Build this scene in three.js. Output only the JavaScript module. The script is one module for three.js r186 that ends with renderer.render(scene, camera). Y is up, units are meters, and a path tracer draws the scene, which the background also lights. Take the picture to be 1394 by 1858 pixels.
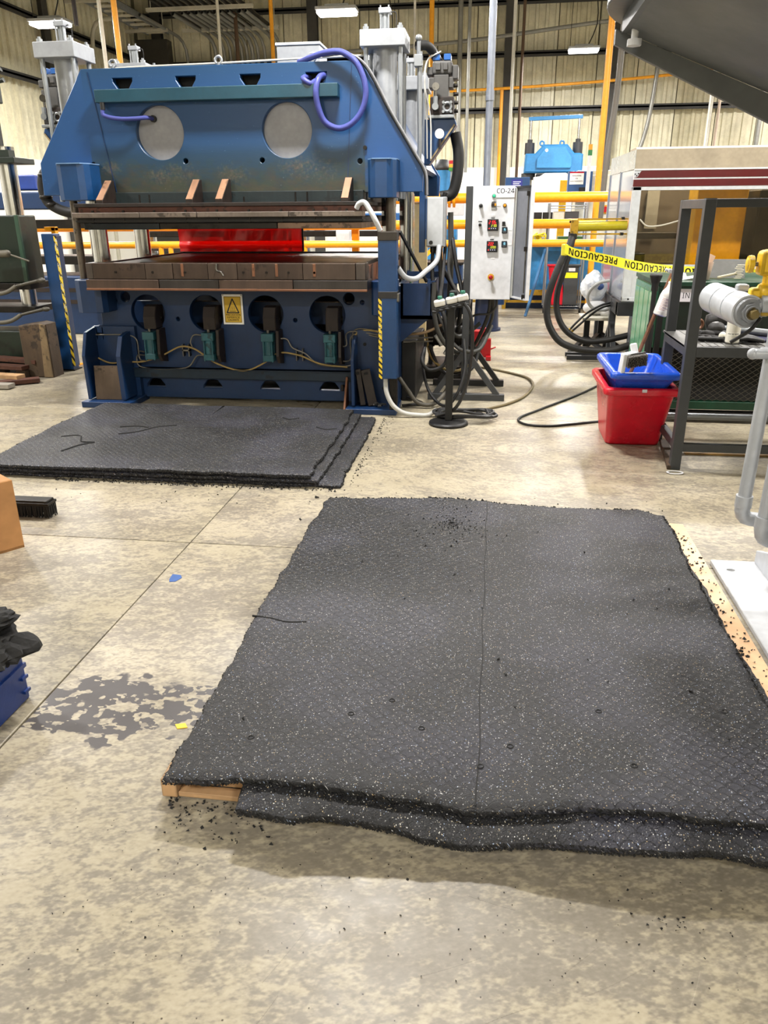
import * as THREE from 'three';
import { RoundedBoxGeometry } from 'three/addons/geometries/RoundedBoxGeometry.js';
import { mergeGeometries } from 'three/addons/utils/BufferGeometryUtils.js';
import { RectAreaLightUniformsLib } from 'three/addons/lights/RectAreaLightUniformsLib.js';

// ---------------------------------------------------------------- camera, lamps, exposure
const scene = new THREE.Scene();
const camera = new THREE.PerspectiveCamera(67.13, 1394 / 1858, 0.05, 80);
camera.position.set(0, 1.5, 0);
camera.rotation.order = 'YXZ';
camera.rotation.set(THREE.MathUtils.degToRad(-21.2), THREE.MathUtils.degToRad(7.9), THREE.MathUtils.degToRad(-0.4));
const renderer = new THREE.WebGLRenderer({ antialias: true });
renderer.toneMapping = THREE.LinearToneMapping;
renderer.toneMappingExposure = 1.0;
renderer.shadowMap.enabled = true;
RectAreaLightUniformsLib.init();
scene.background = new THREE.Color(0x000000);
const LAMP_POWER = 520, LAMP_COLOR = 0xfdf9f5;          // every high bay lamp
const LAMP_H = 4.75;
const LAMP_X = [-7.8, -2.75, 2.3, 7.3], LAMP_Z = [3.0, -5.3, -9.3, -14.6, -20.0];

// ---------------------------------------------------------------- helpers
let sd = 12345;
const rnd = () => { sd = (sd * 1664525 + 1013904223) >>> 0; return sd / 4294967296; };
const rr = (a, b) => a + (b - a) * rnd();
const V = (x, y, z) => new THREE.Vector3(x, y, z);
const names = {};
const num = (n) => { const c = names[n] = (names[n] ?? -1) + 1; return c ? n + '_' + String(c).padStart(3, '0') : n; };
function hash(x, y, s) { let h = (Math.imul(x, 374761393) + Math.imul(y, 668265263) + Math.imul(s, 1274126177)) | 0; h = Math.imul(h ^ (h >>> 13), 1274126177); return ((h ^ (h >>> 16)) >>> 0) / 4294967296; }
function vn(x, y, p, s) {                                  // value noise, period p cells (0 = none)
  const xi = Math.floor(x), yi = Math.floor(y), fx = x - xi, fy = y - yi;
  const m = p ? (v) => ((v % p) + p) % p : (v) => v;
  const u = fx * fx * (3 - 2 * fx), w = fy * fy * (3 - 2 * fy);
  const a = hash(m(xi), m(yi), s), b = hash(m(xi + 1), m(yi), s), c = hash(m(xi), m(yi + 1), s), d = hash(m(xi + 1), m(yi + 1), s);
  return a + (b - a) * u + (c - a) * w + (a - b - c + d) * u * w;
}
function fbm(x, y, p, s, o = 4) { let v = 0, a = 0.5, t = 0; for (let i = 0; i < o; i++) { v += a * vn(x, y, p, s + i * 17); t += a; a *= 0.5; x *= 2; y *= 2; p *= 2; } return v / t; }
const sstep = (a, b, x) => { const t = Math.min(1, Math.max(0, (x - a) / (b - a))); return t * t * (3 - 2 * t); };
function tex(w, h, fn, srgb = true, wrap = THREE.RepeatWrapping) {
  const d = new Uint8Array(w * h * 4), o = [0, 0, 0];
  for (let j = 0, k = 0; j < h; j++) for (let i = 0; i < w; i++, k += 4) {
    fn((i + 0.5) / w, (j + 0.5) / h, o);
    d[k] = Math.min(255, Math.max(0, o[0])); d[k + 1] = Math.min(255, Math.max(0, o[1])); d[k + 2] = Math.min(255, Math.max(0, o[2])); d[k + 3] = 255;
  }
  const t = new THREE.DataTexture(d, w, h, THREE.RGBAFormat);
  t.wrapS = t.wrapT = wrap; t.magFilter = THREE.LinearFilter; t.minFilter = THREE.LinearMipmapLinearFilter; t.generateMipmaps = true;
  if (srgb) t.colorSpace = THREE.SRGBColorSpace;
  t.needsUpdate = true; return t;
}
function canvasTex(w, h, draw) {
  const c = document.createElement('canvas'); c.width = w; c.height = h;
  draw(c.getContext('2d'), w, h);
  const t = new THREE.CanvasTexture(c); t.colorSpace = THREE.SRGBColorSpace; t.wrapS = t.wrapT = THREE.ClampToEdgeWrapping; return t;
}
function rep(t, x, y) { const c = t.clone(); c.repeat.set(x, y); c.needsUpdate = true; return c; }

// box projection: uv in metres
function uvBox(g) {
  const p = g.attributes.position, n = g.attributes.normal, uv = new Float32Array(p.count * 2);
  for (let i = 0; i < p.count; i++) {
    const ax = Math.abs(n.getX(i)), ay = Math.abs(n.getY(i)), az = Math.abs(n.getZ(i));
    let u, v;
    if (ax >= ay && ax >= az) { u = p.getZ(i); v = p.getY(i); } else if (ay >= az) { u = p.getX(i); v = p.getZ(i); } else { u = p.getX(i); v = p.getY(i); }
    uv[2 * i] = u; uv[2 * i + 1] = v;
  }
  g.setAttribute('uv', new THREE.BufferAttribute(uv, 2)); return g;
}
function prep(g, keep) {
  let q = g.index ? g.toNonIndexed() : g;
  if (!q.attributes.normal) q.computeVertexNormals();
  for (const k of Object.keys(q.attributes)) if (!['position', 'normal', 'uv'].includes(k)) q.deleteAttribute(k);
  q.morphAttributes = {}; q.clearGroups();
  if (!keep && !g.userData.keep) uvBox(q);
  return q;
}
const box = (x0, x1, y0, y1, z0, z1, b = 0) => {
  const w = Math.abs(x1 - x0), h = Math.abs(y1 - y0), d = Math.abs(z1 - z0);
  const r = Math.min(b, w * 0.45, h * 0.45, d * 0.45);
  const g = r > 0 ? new RoundedBoxGeometry(w, h, d, 1, r) : new THREE.BoxGeometry(w, h, d);
  return g.translate((x0 + x1) / 2, (y0 + y1) / 2, (z0 + z1) / 2);
};
const bxc = (x, y, z, w, h, d, b = 0, ry = 0, rx = 0, rz = 0) => {
  const g = box(-w / 2, w / 2, -h / 2, h / 2, -d / 2, d / 2, b);
  if (rx) g.rotateX(rx); if (rz) g.rotateZ(rz); if (ry) g.rotateY(ry);
  return g.translate(x, y, z);
};
const cyl = (a, b, r0, r1 = r0, seg = 20, open = false) => {
  const A = V(...a), Bv = V(...b), d = Bv.clone().sub(A), L = d.length();
  const g = new THREE.CylinderGeometry(r1, r0, L, seg, 1, open);
  g.applyQuaternion(new THREE.Quaternion().setFromUnitVectors(V(0, 1, 0), d.normalize()));
  return g.translate((A.x + Bv.x) / 2, (A.y + Bv.y) / 2, (A.z + Bv.z) / 2);
};
const bar = (a, b, w, h = w, bev = 0) => {                    // square bar between two points (h is the vertical-ish side)
  const A = V(...a), Bv = V(...b), d = Bv.clone().sub(A), L = d.length();
  const g = box(-w / 2, w / 2, -h / 2, h / 2, -L / 2, L / 2, bev);
  const m = new THREE.Matrix4().lookAt(Bv, A, Math.abs(d.y) > 0.98 * L ? V(0, 0, 1) : V(0, 1, 0));
  g.applyMatrix4(m); return g.translate((A.x + Bv.x) / 2, (A.y + Bv.y) / 2, (A.z + Bv.z) / 2);
};
const tube = (pts, r, seg, rad = 8, closed = false, tension) => {
  const c = new THREE.CatmullRomCurve3(pts.map((p) => V(...p)), closed, 'centripetal');
  return new THREE.TubeGeometry(c, seg ?? Math.max(12, pts.length * 8), r, rad, closed);
};
const capsuleTube = (pts, r, seg, rad = 8) => mergeG([tube(pts, r, seg, rad), new THREE.SphereGeometry(r, rad, 6).translate(...pts[0]), new THREE.SphereGeometry(r, rad, 6).translate(...pts[pts.length - 1])]);
const shp = (pts, holes = []) => { const s = new THREE.Shape(pts.map((p) => new THREE.Vector2(p[0], p[1]))); for (const h of holes) s.holes.push(h); return s; };
const holeC = (x, y, r) => { const p = new THREE.Path(); p.absarc(x, y, r, 0, Math.PI * 2, true); return p; };
const holeP = (pts) => new THREE.Path(pts.map((p) => new THREE.Vector2(p[0], p[1])));
const extZ = (pts, z0, z1, holes = [], bev = 0, cs = 24) => {       // outline in x,y pushed from z0 to z1 (z0 < z1)
  const g = new THREE.ExtrudeGeometry(pts instanceof THREE.Shape ? pts : shp(pts, holes), { depth: z1 - z0 - 2 * bev, bevelEnabled: bev > 0, bevelSize: bev, bevelThickness: bev, bevelOffset: -bev, bevelSegments: 1, curveSegments: cs });
  return g.translate(0, 0, z0 + bev);
};
const extX = (pts, x0, x1, holes = [], bev = 0) => extZ(pts, 0, x1 - x0, holes, bev).rotateY(-Math.PI / 2).scale(1, 1, 1).translate(x1, 0, 0);   // outline in (z,y) -> pushed along x
const extY = (pts, y0, y1, holes = [], bev = 0) => extZ(pts.map ? pts.map((p) => [p[0], -p[1]]) : pts, 0, y1 - y0, holes, bev).rotateX(-Math.PI / 2).translate(0, y0, 0); // outline in (x,z)
const lathe = (prof, x, y, z, seg = 24) => new THREE.LatheGeometry(prof.map((p) => new THREE.Vector2(p[0], p[1])), seg).translate(x, y, z);
const sph = (x, y, z, r, sx = 1, sy = 1, sz = 1, w = 12, h = 8) => new THREE.SphereGeometry(r, w, h).scale(sx, sy, sz).translate(x, y, z);
const mergeG = (gs) => mergeGeometries(gs.map((g) => prep(g)), false);
const wpos = (o) => { const v = V(0, 0, 0); for (; o; o = o.parent) v.add(o.position); return v; };
function add(parent, name, geo, mat, keep = false) {          // geometry is given in world coordinates
  let g = Array.isArray(geo) ? mergeGeometries(geo.map((q) => prep(q, keep)), false) : prep(geo, keep);
  g.computeBoundingBox();
  const c = g.boundingBox.getCenter(V(0, 0, 0));
  g.translate(-c.x, -c.y, -c.z);
  const m = new THREE.Mesh(g, mat);
  m.castShadow = m.receiveShadow = true;
  m.name = parent === scene ? num(name) : name;
  const w = parent === scene ? V(0, 0, 0) : wpos(parent);
  m.position.copy(c).sub(w); parent.add(m); return m;
}
function tag(o, label, category, group, kind) {
  if (label) o.userData.label = label; if (category) o.userData.category = category;
  if (group) o.userData.group = group; if (kind) o.userData.kind = kind; return o;
}
function thing(name, label, category, group) { const o = new THREE.Group(); o.name = num(name); scene.add(o); return tag(o, label, category, group); }
function struct(name, geo, mat, parent = scene) { const o = geo ? add(parent, name, geo, mat) : new THREE.Group(); if (!geo) { o.name = num(name); parent.add(o); } o.userData.kind = 'structure'; return o; }
function one(name, label, category, geo, mat, group) { return tag(add(scene, name, geo, mat), label, category, group); }
function fin(t) {                                              // moves a thing's origin to its base
  const b = new THREE.Box3(); t.updateMatrixWorld(true); b.setFromObject(t);
  const c = V((b.min.x + b.max.x) / 2, b.min.y, (b.min.z + b.max.z) / 2).sub(t.position);
  for (const k of t.children) k.position.sub(c);
  t.position.add(c); return t;
}
function copyOf(src, dx, dy, dz, label, ry = 0) { const c = src.clone(); c.name = num(src.name.replace(/_\d{3}$/, '')); c.userData = { ...src.userData }; c.position.add(V(dx, dy, dz)); c.rotation.y += ry; if (label) c.userData.label = label; scene.add(c); return c; }

// ---------------------------------------------------------------- shared surface maps (1 tile = 1 m)
const grimeMap = tex(512, 512, (u, v, o) => { const n = fbm(u * 6, v * 6, 6, 3, 5), f = fbm(u * 40, v * 40, 40, 9, 2); const k = 255 * (0.80 + 0.17 * n + 0.07 * f); o[0] = k; o[1] = k; o[2] = k; });
const dirtyMap = tex(512, 512, (u, v, o) => {
  const n = fbm(u * 5, v * 5, 5, 21, 5), f = fbm(u * 30, v * 30, 30, 5, 3), s = fbm(u * 60, v * 6, 6, 31, 3);
  let k = 0.62 + 0.42 * n - 0.35 * sstep(0.55, 0.75, f) * sstep(0.45, 0.6, n) + 0.12 * (s - 0.5);
  o[0] = 255 * k; o[1] = 250 * k; o[2] = 243 * k;
});
const rustMap = tex(512, 512, (u, v, o) => {
  const n = fbm(u * 5, v * 5, 5, 41, 5), f = fbm(u * 24, v * 24, 24, 45, 3), m = sstep(0.4, 0.62, n), d = sstep(0.5, 0.7, f);
  o[0] = 96 + 52 * m - 34 * d; o[1] = 78 + 18 * m - 28 * d; o[2] = 70 + 0 * m - 24 * d;
});
const bumpMap1 = tex(512, 512, (u, v, o) => { const k = 255 * (0.6 * fbm(u * 14, v * 14, 14, 61, 4) + 0.4 * fbm(u * 90, v * 90, 90, 66, 2)); o[0] = o[1] = o[2] = k; }, false);
const roughMap = tex(512, 512, (u, v, o) => { const k = 255 * (0.72 + 0.4 * (fbm(u * 5, v * 5, 5, 71, 5) - 0.35)); o[0] = o[1] = o[2] = k; }, false);
const mats = {};
function M(color, rough = 0.5, metal = 0, map = grimeMap, bump = 0.0006, extra = {}) {
  const key = [color, rough, metal, map?.uuid, bump, JSON.stringify(extra)].join();
  const col = new THREE.Color(color), lum = 0.2126 * col.r + 0.7152 * col.g + 0.0722 * col.b;   // real paints are deeper than their screen colours
  col.multiplyScalar(Math.min(1, Math.max(0.34, Math.pow(lum / 0.55, 0.45))));
  return mats[key] ??= new THREE.MeshStandardMaterial({ color: col, roughness: Math.min(1, rough * 1.15), metalness: metal, map, roughnessMap: roughMap, bumpMap: bump ? bumpMap1 : null, bumpScale: bump, ...extra });
}
const m = {
  blue: M(0x1c5b9c, 0.42), blueDark: M(0x1a4c88, 0.45), blueDeep: M(0x164a86, 0.48), teal: M(0x3a8496, 0.5, 0, dirtyMap), railTeal: M(0x22627a, 0.45),
  steel: M(0x9a9a98, 0.32, 0.9, dirtyMap, 0.0003), chrome: M(0xc9c9c8, 0.18, 1, grimeMap, 0), darkSteel: M(0x4a4642, 0.45, 0.6, dirtyMap), greyPaint: M(0x565a5e, 0.5), greyDark: M(0x3c3f44, 0.5),
  cylGrey: M(0xa9adb2, 0.45, 0.25), white: M(0xe4e6ea, 0.4), cream: M(0xd9d5c4, 0.6), galv: M(0xa4a9ad, 0.42, 0.6), black: M(0x161617, 0.6), blackRub: M(0x1c1b1a, 0.65, 0, grimeMap, 0.0004),
  rust: new THREE.MeshStandardMaterial({ map: rustMap, roughness: 0.7, metalness: 0.25, bumpMap: bumpMap1, bumpScale: 0.001 }),
  platen: M(0x705c50, 0.5, 0.3, dirtyMap),
  copper: M(0xb07a5a, 0.55, 0.3, dirtyMap), brown: M(0x4d3b33, 0.65, 0.1, dirtyMap), yellow: M(0xffa913, 0.42), yellowDirty: M(0xcfa51c, 0.5, 0, dirtyMap), yellowBr: M(0xffd22a, 0.5), orange: M(0xffae24, 0.45),
  red: M(0xe81a2a, 0.35), redDeep: M(0x8f0d1b, 0.4), green: M(0x156a4a, 0.4, 0, dirtyMap), greenDark: M(0x173f2a, 0.5, 0, dirtyMap), skyBlue: M(0x3f97d8, 0.4), purple: M(0x5661c4, 0.7, 0, grimeMap, 0.001),
  plBlue: M(0x2168ff, 0.32, 0, grimeMap, 0.0002), plRed: M(0xff1c38, 0.32, 0, grimeMap, 0.0003), beige: M(0xbcae96, 0.6), wood: M(0xdcb486, 0.7, 0, dirtyMap, 0.001), woodOld: M(0x76614a, 0.85, 0, dirtyMap, 0.002), woodRed: M(0x84503a, 0.8, 0, dirtyMap, 0.002),
  hole: M(0x0b0b0c, 0.9), valve: M(0x6c6b69, 0.55, 0.2), conduit: M(0x9c9c96, 0.45, 0.4), pipeBrown: M(0x77573a, 0.6),
};
// ---------------------------------------------------------------- floor
const flake = (x, y, s, o) => {                                  // x, y in metres: worn polished concrete, cream skin flaking off grey
  const zone = fbm(x * 1.7 + 3, y * 2.3, 0, s, 3), mid = fbm(x * 6 + y * 2, y * 9, 0, s + 3, 4), fine = fbm(x * 30 + y * 12, y * 52, 0, s + 7, 3), grit = fbm(x * 95 + y * 40, y * 150, 0, s + 13, 3);
  const skin = sstep(0.40, 0.62, 0.26 * grit + 0.32 * fine + 0.22 * mid + 0.24 * zone), tone = fbm(x * 0.8 + 9, y * 0.8, 0, s + 11, 3) - 0.5, dust = fbm(x * 3, y * 3.4, 0, s + 31, 3) - 0.5 + 0.9 * (grit - 0.5);
  o[0] = 128 + 31 * skin + 36 * tone + 24 * dust; o[1] = 121 + 29 * skin + 36 * tone + 24 * dust; o[2] = 108 + 21 * skin + 42 * tone + 24 * dust;
  if (hash(Math.floor(x * 320), Math.floor(y * 320), s + 2) > 0.9994) { o[0] -= 90; o[1] -= 90; o[2] -= 85; }
};
function scratch(t, n, seed) {                                   // thin scuffs and tyre scratches
  const { data: d, width: W, height: H } = t.image; sd = seed;
  for (let i = 0; i < n; i++) { let x = rnd() * W, y = rnd() * H; let a = (rnd() < 0.6 ? 2.4 : 0.2) + rr(-0.5, 0.5); const L = rr(12, 130), k = rnd() < 0.75 ? -rr(8, 26) : rr(6, 16), bend = rr(-0.002, 0.002);
    for (let q = 0; q < L; q++) { x += Math.cos(a); y += Math.sin(a); a += bend; const e = ((((y | 0) % H) + H) % H * W + (((x | 0) % W) + W) % W) * 4; for (let c = 0; c < 3; c++) d[e + c] = Math.max(0, Math.min(255, d[e + c] + k)); } }
  return t;
}
const X0 = -1.42, Z0 = -3.31, T = 2.6;
const nearMap = tex(2048, 2048, (u, v, o) => {                    // the slab in front of the camera, with its grey paint stain
  const x = X0 + u * T, z = Z0 + v * T; flake(x, z, 101, o);
  const dx = (x + 1.16) / 0.28, dz = (z + 1.97) / 0.17, d = dx * dx + dz * dz, n = fbm(x * 7, z * 9, 0, 5, 5), n2 = fbm(x * 30, z * 42, 0, 8, 3);
  const st = sstep(0.0, 0.06, (1.05 - d) * 0.35 + (n - 0.5) * 1.3 - 0.62 * sstep(0.56, 0.62, n2)) * (d < 2.6 ? 1 : 0);
  const stn = Math.min(1, st); o[0] += (74 - o[0]) * stn; o[1] += (70 - o[1]) * stn; o[2] += (70 - o[2]) * stn;
}, true, THREE.MirroredRepeatWrapping);
const farMap = tex(2048, 2048, (u, v, o) => flake(u * T + 40, v * T + 11, 207, o), true, THREE.MirroredRepeatWrapping);
const floorRough = tex(1024, 1024, (u, v, o) => { const k = 255 * (0.62 + 0.5 * (fbm(u * 5, v * 5, 5, 301, 5) - 0.4) + 0.18 * (fbm(u * 40, v * 50, 10, 305, 3) - 0.5)); o[0] = o[1] = o[2] = k; }, false, THREE.MirroredRepeatWrapping);
const floorMat = (map) => new THREE.MeshPhysicalMaterial({ map, roughness: 0.58, roughnessMap: floorRough, bumpMap: bumpMap1, bumpScale: 0.0008, specularIntensity: 0.9 });
scratch(nearMap, 240, 4242); scratch(farMap, 200, 7171); sd = 99;
const fmNear = floorMat(nearMap), fmFar = floorMat(farMap);
const floor = struct('floor');
{
  const xs = [-9.87, -5.3, -1.42, 2.5, 6.4, 12], zs = [4, 1.89, -0.71, -3.31, -5.91, -8.51, -11.1, -13.7, -17, -20, -23];
  for (let i = 0; i < xs.length - 1; i++) for (let j = 0; j < zs.length - 1; j++) {
    const g = prep(box(xs[i] + 0.003, xs[i + 1] - 0.003, -0.15, 0, zs[j + 1] + 0.003, zs[j] - 0.003, 0.004));
    const p = g.attributes.position, uv = g.attributes.uv, nearS = i === 2 && j === 2;
    for (let k = 0; k < p.count; k++) uv.setXY(k, (p.getX(k) - X0) / T + (nearS ? 0 : i * 0.37), (p.getZ(k) - Z0) / T + (nearS ? 0 : j * 0.23));
    add(floor, 'slab', g, nearS ? fmNear : fmFar, true);
  }
  add(floor, 'joint_bed', box(-9.9, 12, -0.2, -0.012, -23, 4), M(0x6b6458, 0.9, 0));
}
// yellow floor marking far behind
one('floor_line', 'worn yellow painted line on the concrete under the steel rack', 'floor marking', box(1.3, 2.6, 0.0003, 0.002, -5.17, -5.1), M(0xb48a2c, 0.7, 0, dirtyMap));

// ---------------------------------------------------------------- walls of ribbed sheets
const ribProfile = (w) => { const pts = []; for (let x = 0; x < w - 1e-6; x += 0.25) pts.push([x, 0], [x + 0.16, 0], [x + 0.17, 0.05], [x + 0.238, 0.05]); pts.push([w, 0]); return pts; };
function ribSheet(w, y0, y1) {                                  // ribs run up; face towards +z
  const p = ribProfile(w), pos = [], idx = [];
  for (let i = 0; i < p.length - 1; i++) { const [a, d] = p[i], [b, e] = p[i + 1]; const k = pos.length / 3; pos.push(a, y0, d, b, y0, e, b, y1, e, a, y1, d); idx.push(k, k + 1, k + 2, k, k + 2, k + 3); }
  const g = new THREE.BufferGeometry(); g.setAttribute('position', new THREE.Float32BufferAttribute(pos, 3)); g.setIndex(idx);
  const n = g.toNonIndexed(); n.computeVertexNormals(); return n;
}
const sheetMats = [0xd9d3b6, 0xdfdac0, 0xd4cdae].map((c) => M(c, 0.55, 0, grimeMap, 0, { side: THREE.DoubleSide }));
const lowWall = M(0xf2f0e4, 0.8, 0, null, 0), girtMat = M(0x4b4a48, 0.6), colMat = M(0x55534f, 0.6);
const wallB = struct('wall_back'), wallL = struct('wall_left');
add(wallB, 'masonry_base', box(-9.87, 12, 0, 2.62, -23.15, -22.95, 0.01), lowWall);
add(wallB, 'backing', box(-10, 12.2, 2.6, 9, -23.2, -23.06), M(0x8d8870, 0.9));
add(wallL, 'masonry_base', box(-10.07, -9.87, 0, 2.62, -23, 4, 0.01), lowWall);
add(wallL, 'backing', box(-10.2, -10.0, 2.6, 9, -23, 4), M(0x8d8870, 0.9));
for (let i = 0; i < 21; i++) add(wallB, 'sheet', ribSheet(1.0, 2.6, 9).translate(-9.85 + i * 1.02, 0, -23.03), sheetMats[i % 3]);
for (let i = 0; i < 26; i++) add(wallL, 'sheet', ribSheet(1.0, 2.6, 9).rotateY(Math.PI / 2).translate(-9.97, 0, -22.0 + i * 1.02), sheetMats[(i * 2) % 3]);
for (const y of [3.98, 5.25, 6.4, 7.6]) add(wallB, 'girt', [box(-9.87, 12, y - 0.02, y + 0.02, -22.94, -22.76), box(-9.87, 12, y - 0.08, y + 0.06, -22.78, -22.76)], girtMat);
for (const y of [4.15, 5.35, 6.5, 7.7]) add(wallL, 'girt', [box(-9.9, -9.72, y - 0.02, y + 0.02, -22.9, 3), box(-9.74, -9.72, y - 0.08, y + 0.06, -22.9, 3)], girtMat);
for (const x of [-9.2, -4.95, 0.15, 2.75, 8]) add(wallB, 'column', [box(x - 0.13, x + 0.13, 0, 9, -22.74, -22.72), box(x - 0.13, x + 0.13, 0, 9, -22.92, -22.9), box(x - 0.012, x + 0.012, 0, 9, -22.9, -22.74)], colMat);
for (const z of [-18, -13, -8]) add(wallL, 'column', [box(-9.72, -9.7, 0, 9, z - 0.12, z + 0.12), box(-9.86, -9.72, 0, 9, z - 0.01, z + 0.01)], colMat);
struct('wall_right', box(12, 12.2, 0, 9, -23.2, 4), M(0xe0dcc8, 0.7));
struct('wall_front', box(-10.2, 12.2, 0, 9, 4, 4.2), M(0xe0dcc8, 0.7));
struct('ceiling', box(-10.2, 12.2, 9, 9.2, -23.2, 4.2), M(0xe6e6e2, 0.7));

// ---------------------------------------------------------------- high bay lamps
const lampGlow = new THREE.MeshStandardMaterial({ color: 0xffffff, emissive: 0xfffaf2, emissiveIntensity: 16, roughness: 0.5 });
const lampBody = M(0xb9bcbf, 0.5, 0.3);
function highBay(x, z, y, label) {
  const t = thing('high_bay_lamp', label, 'ceiling lamp', 'high bay lamps hanging in rows over the hall');
  add(t, 'housing', [box(x - 0.34, x + 0.34, y, y + 0.05, z - 0.17, z + 0.17, 0.012), box(x - 0.2, x + 0.2, y + 0.05, y + 0.1, z - 0.06, z + 0.06, 0.01)], lampBody);
  add(t, 'diffuser', box(x - 0.32, x + 0.32, y - 0.055, y, z - 0.15, z + 0.15, 0.02), lampGlow);
  for (const s of [-0.3, 0.3]) add(t, 'hanger', cyl([x + s, y + 0.05, z], [x + s * 0.9, 9, z], 0.006, 0.006, 5), m.darkSteel);
  add(t, 'power_cord', tube([[x + 0.1, y + 0.1, z], [x + 0.25, y + 0.5, z + 0.02], [x + 0.12, y + 1.6, z], [x + 0.16, 9, z]], 0.012, 20, 5), m.black);
  fin(t);
  const l = new THREE.RectAreaLight(LAMP_COLOR, LAMP_POWER, 0.64, 0.3);
  l.position.set(x, y - 0.06, z); l.lookAt(x, 0, z); l.castShadow = true; scene.add(l);
}
const lampLabel = (x, z) => z === -14.6 && x === -7.8 ? 'glowing white lamp above the grey cylinder at the left of the press' : z === -14.6 && x === -2.75 ? 'glowing white lamp hanging above the middle of the blue press' : z === -20 && x === 2.3 ? 'small glowing lamp in front of the back wall left of the dark arm' : 'white high bay lamp hanging out of sight over the hall';
for (const z of LAMP_Z) for (const x of LAMP_X) if ((z > -20 || x > -7) && (z < 0 || Math.abs(x) < 5)) highBay(z === -20 && x === 2.3 ? 1.75 : z === -5.3 ? x + 1.9 : x, z, z === -20 ? 4.83 : LAMP_H - 0.15, lampLabel(x, z));
// ---------------------------------------------------------------- rubber sheets
const scaleAt = (u, v) => {                                       // moulded fish-scale relief: height 0..1, 0 in the groove (tile 0.175 m)
  const w = 0.25, h = 0.125, R = 0.135;
  for (let r = 2; r >= -2; r--) {
    const row = Math.floor(v / h) + r, off = (((row % 2) + 2) % 2) * w / 2, c = Math.round((u - off) / w) * w + off, dz = v - row * h, q = Math.hypot(u - c, dz);
    if (dz < 0.02 && q < R) { const t = (R - q) / R; return t < 0.15 ? 0 : 0.5 + 0.45 * (1 - t); }
  }
  return 0.5;
};
const scaleBump = tex(512, 512, (u, v, o) => { const k = scaleAt(u, v) + 0.1 * (hash((u * 180) | 0, (v * 180) | 0, 5) - 0.5); o[0] = o[1] = o[2] = 255 * k; }, false);
scaleBump.repeat.set(1 / 0.175, 1 / 0.175);
const rubberMap = (() => {
  const W = 2048, H = 2048, d = new Uint8Array(W * H * 4);
  for (let j = 0, k = 0; j < H; j++) for (let i = 0; i < W; i++, k += 4) {
    const u = i / W, v = j / H, n = hash(i >> 1, j >> 1, 7), dust = sstep(0.42, 0.75, fbm(u * 5, v * 5, 5, 503, 4));
    const gr = scaleAt((u * 10) % 1, (v * 10) % 1) < 0.1 ? 0.3 : 1, b = (20 + 9 * n + 19 * dust) * gr; d[k] = b; d[k + 1] = b + 0.5; d[k + 2] = b + 3 + 6 * dust; d[k + 3] = 255;
  }
  const tones = [[225, 222, 212], [200, 190, 165], [150, 150, 150], [235, 235, 235], [170, 190, 225], [190, 165, 120]];
  for (let s = 0; s < 70000; s++) {
    const cx = rnd() * W, cy = rnd() * H, r = 0.62 + 1.35 * Math.pow(rnd(), 3), t = tones[Math.floor(rnd() * 6)], e = 0.5 + rnd(), a = 0.55 + 0.45 * rnd();
    for (let y = -3; y <= 3; y++) for (let x = -3; x <= 3; x++) if (x * x / (r * r * e) + y * y * e / (r * r) < 1) {
      const k = ((((cy | 0) + y + H) % H) * W + (((cx | 0) + x + W) % W)) * 4;
      for (let q = 0; q < 3; q++) d[k + q] = d[k + q] + (t[q] - d[k + q]) * a;
    }
  }
  const t = new THREE.DataTexture(d, W, H, THREE.RGBAFormat); t.colorSpace = THREE.SRGBColorSpace; t.wrapS = t.wrapT = THREE.RepeatWrapping;
  t.magFilter = THREE.LinearFilter; t.minFilter = THREE.LinearMipmapLinearFilter; t.generateMipmaps = true; t.needsUpdate = true; return t;
})();
rubberMap.repeat.set(1 / 1.75, 1 / 1.75);
const rubberTop = new THREE.MeshPhysicalMaterial({ map: rubberMap, roughness: 0.5, bumpMap: scaleBump, bumpScale: 0.008, specularIntensity: 0.8 });
const rubberPlain = new THREE.MeshPhysicalMaterial({ map: rubberMap, roughness: 0.6, bumpMap: rep(bumpMap1, 4, 4), bumpScale: 0.003, specularIntensity: 0.8 });
const crumbMat = M(0x1d1d1e, 0.85, 0, grimeMap, 0);
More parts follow.
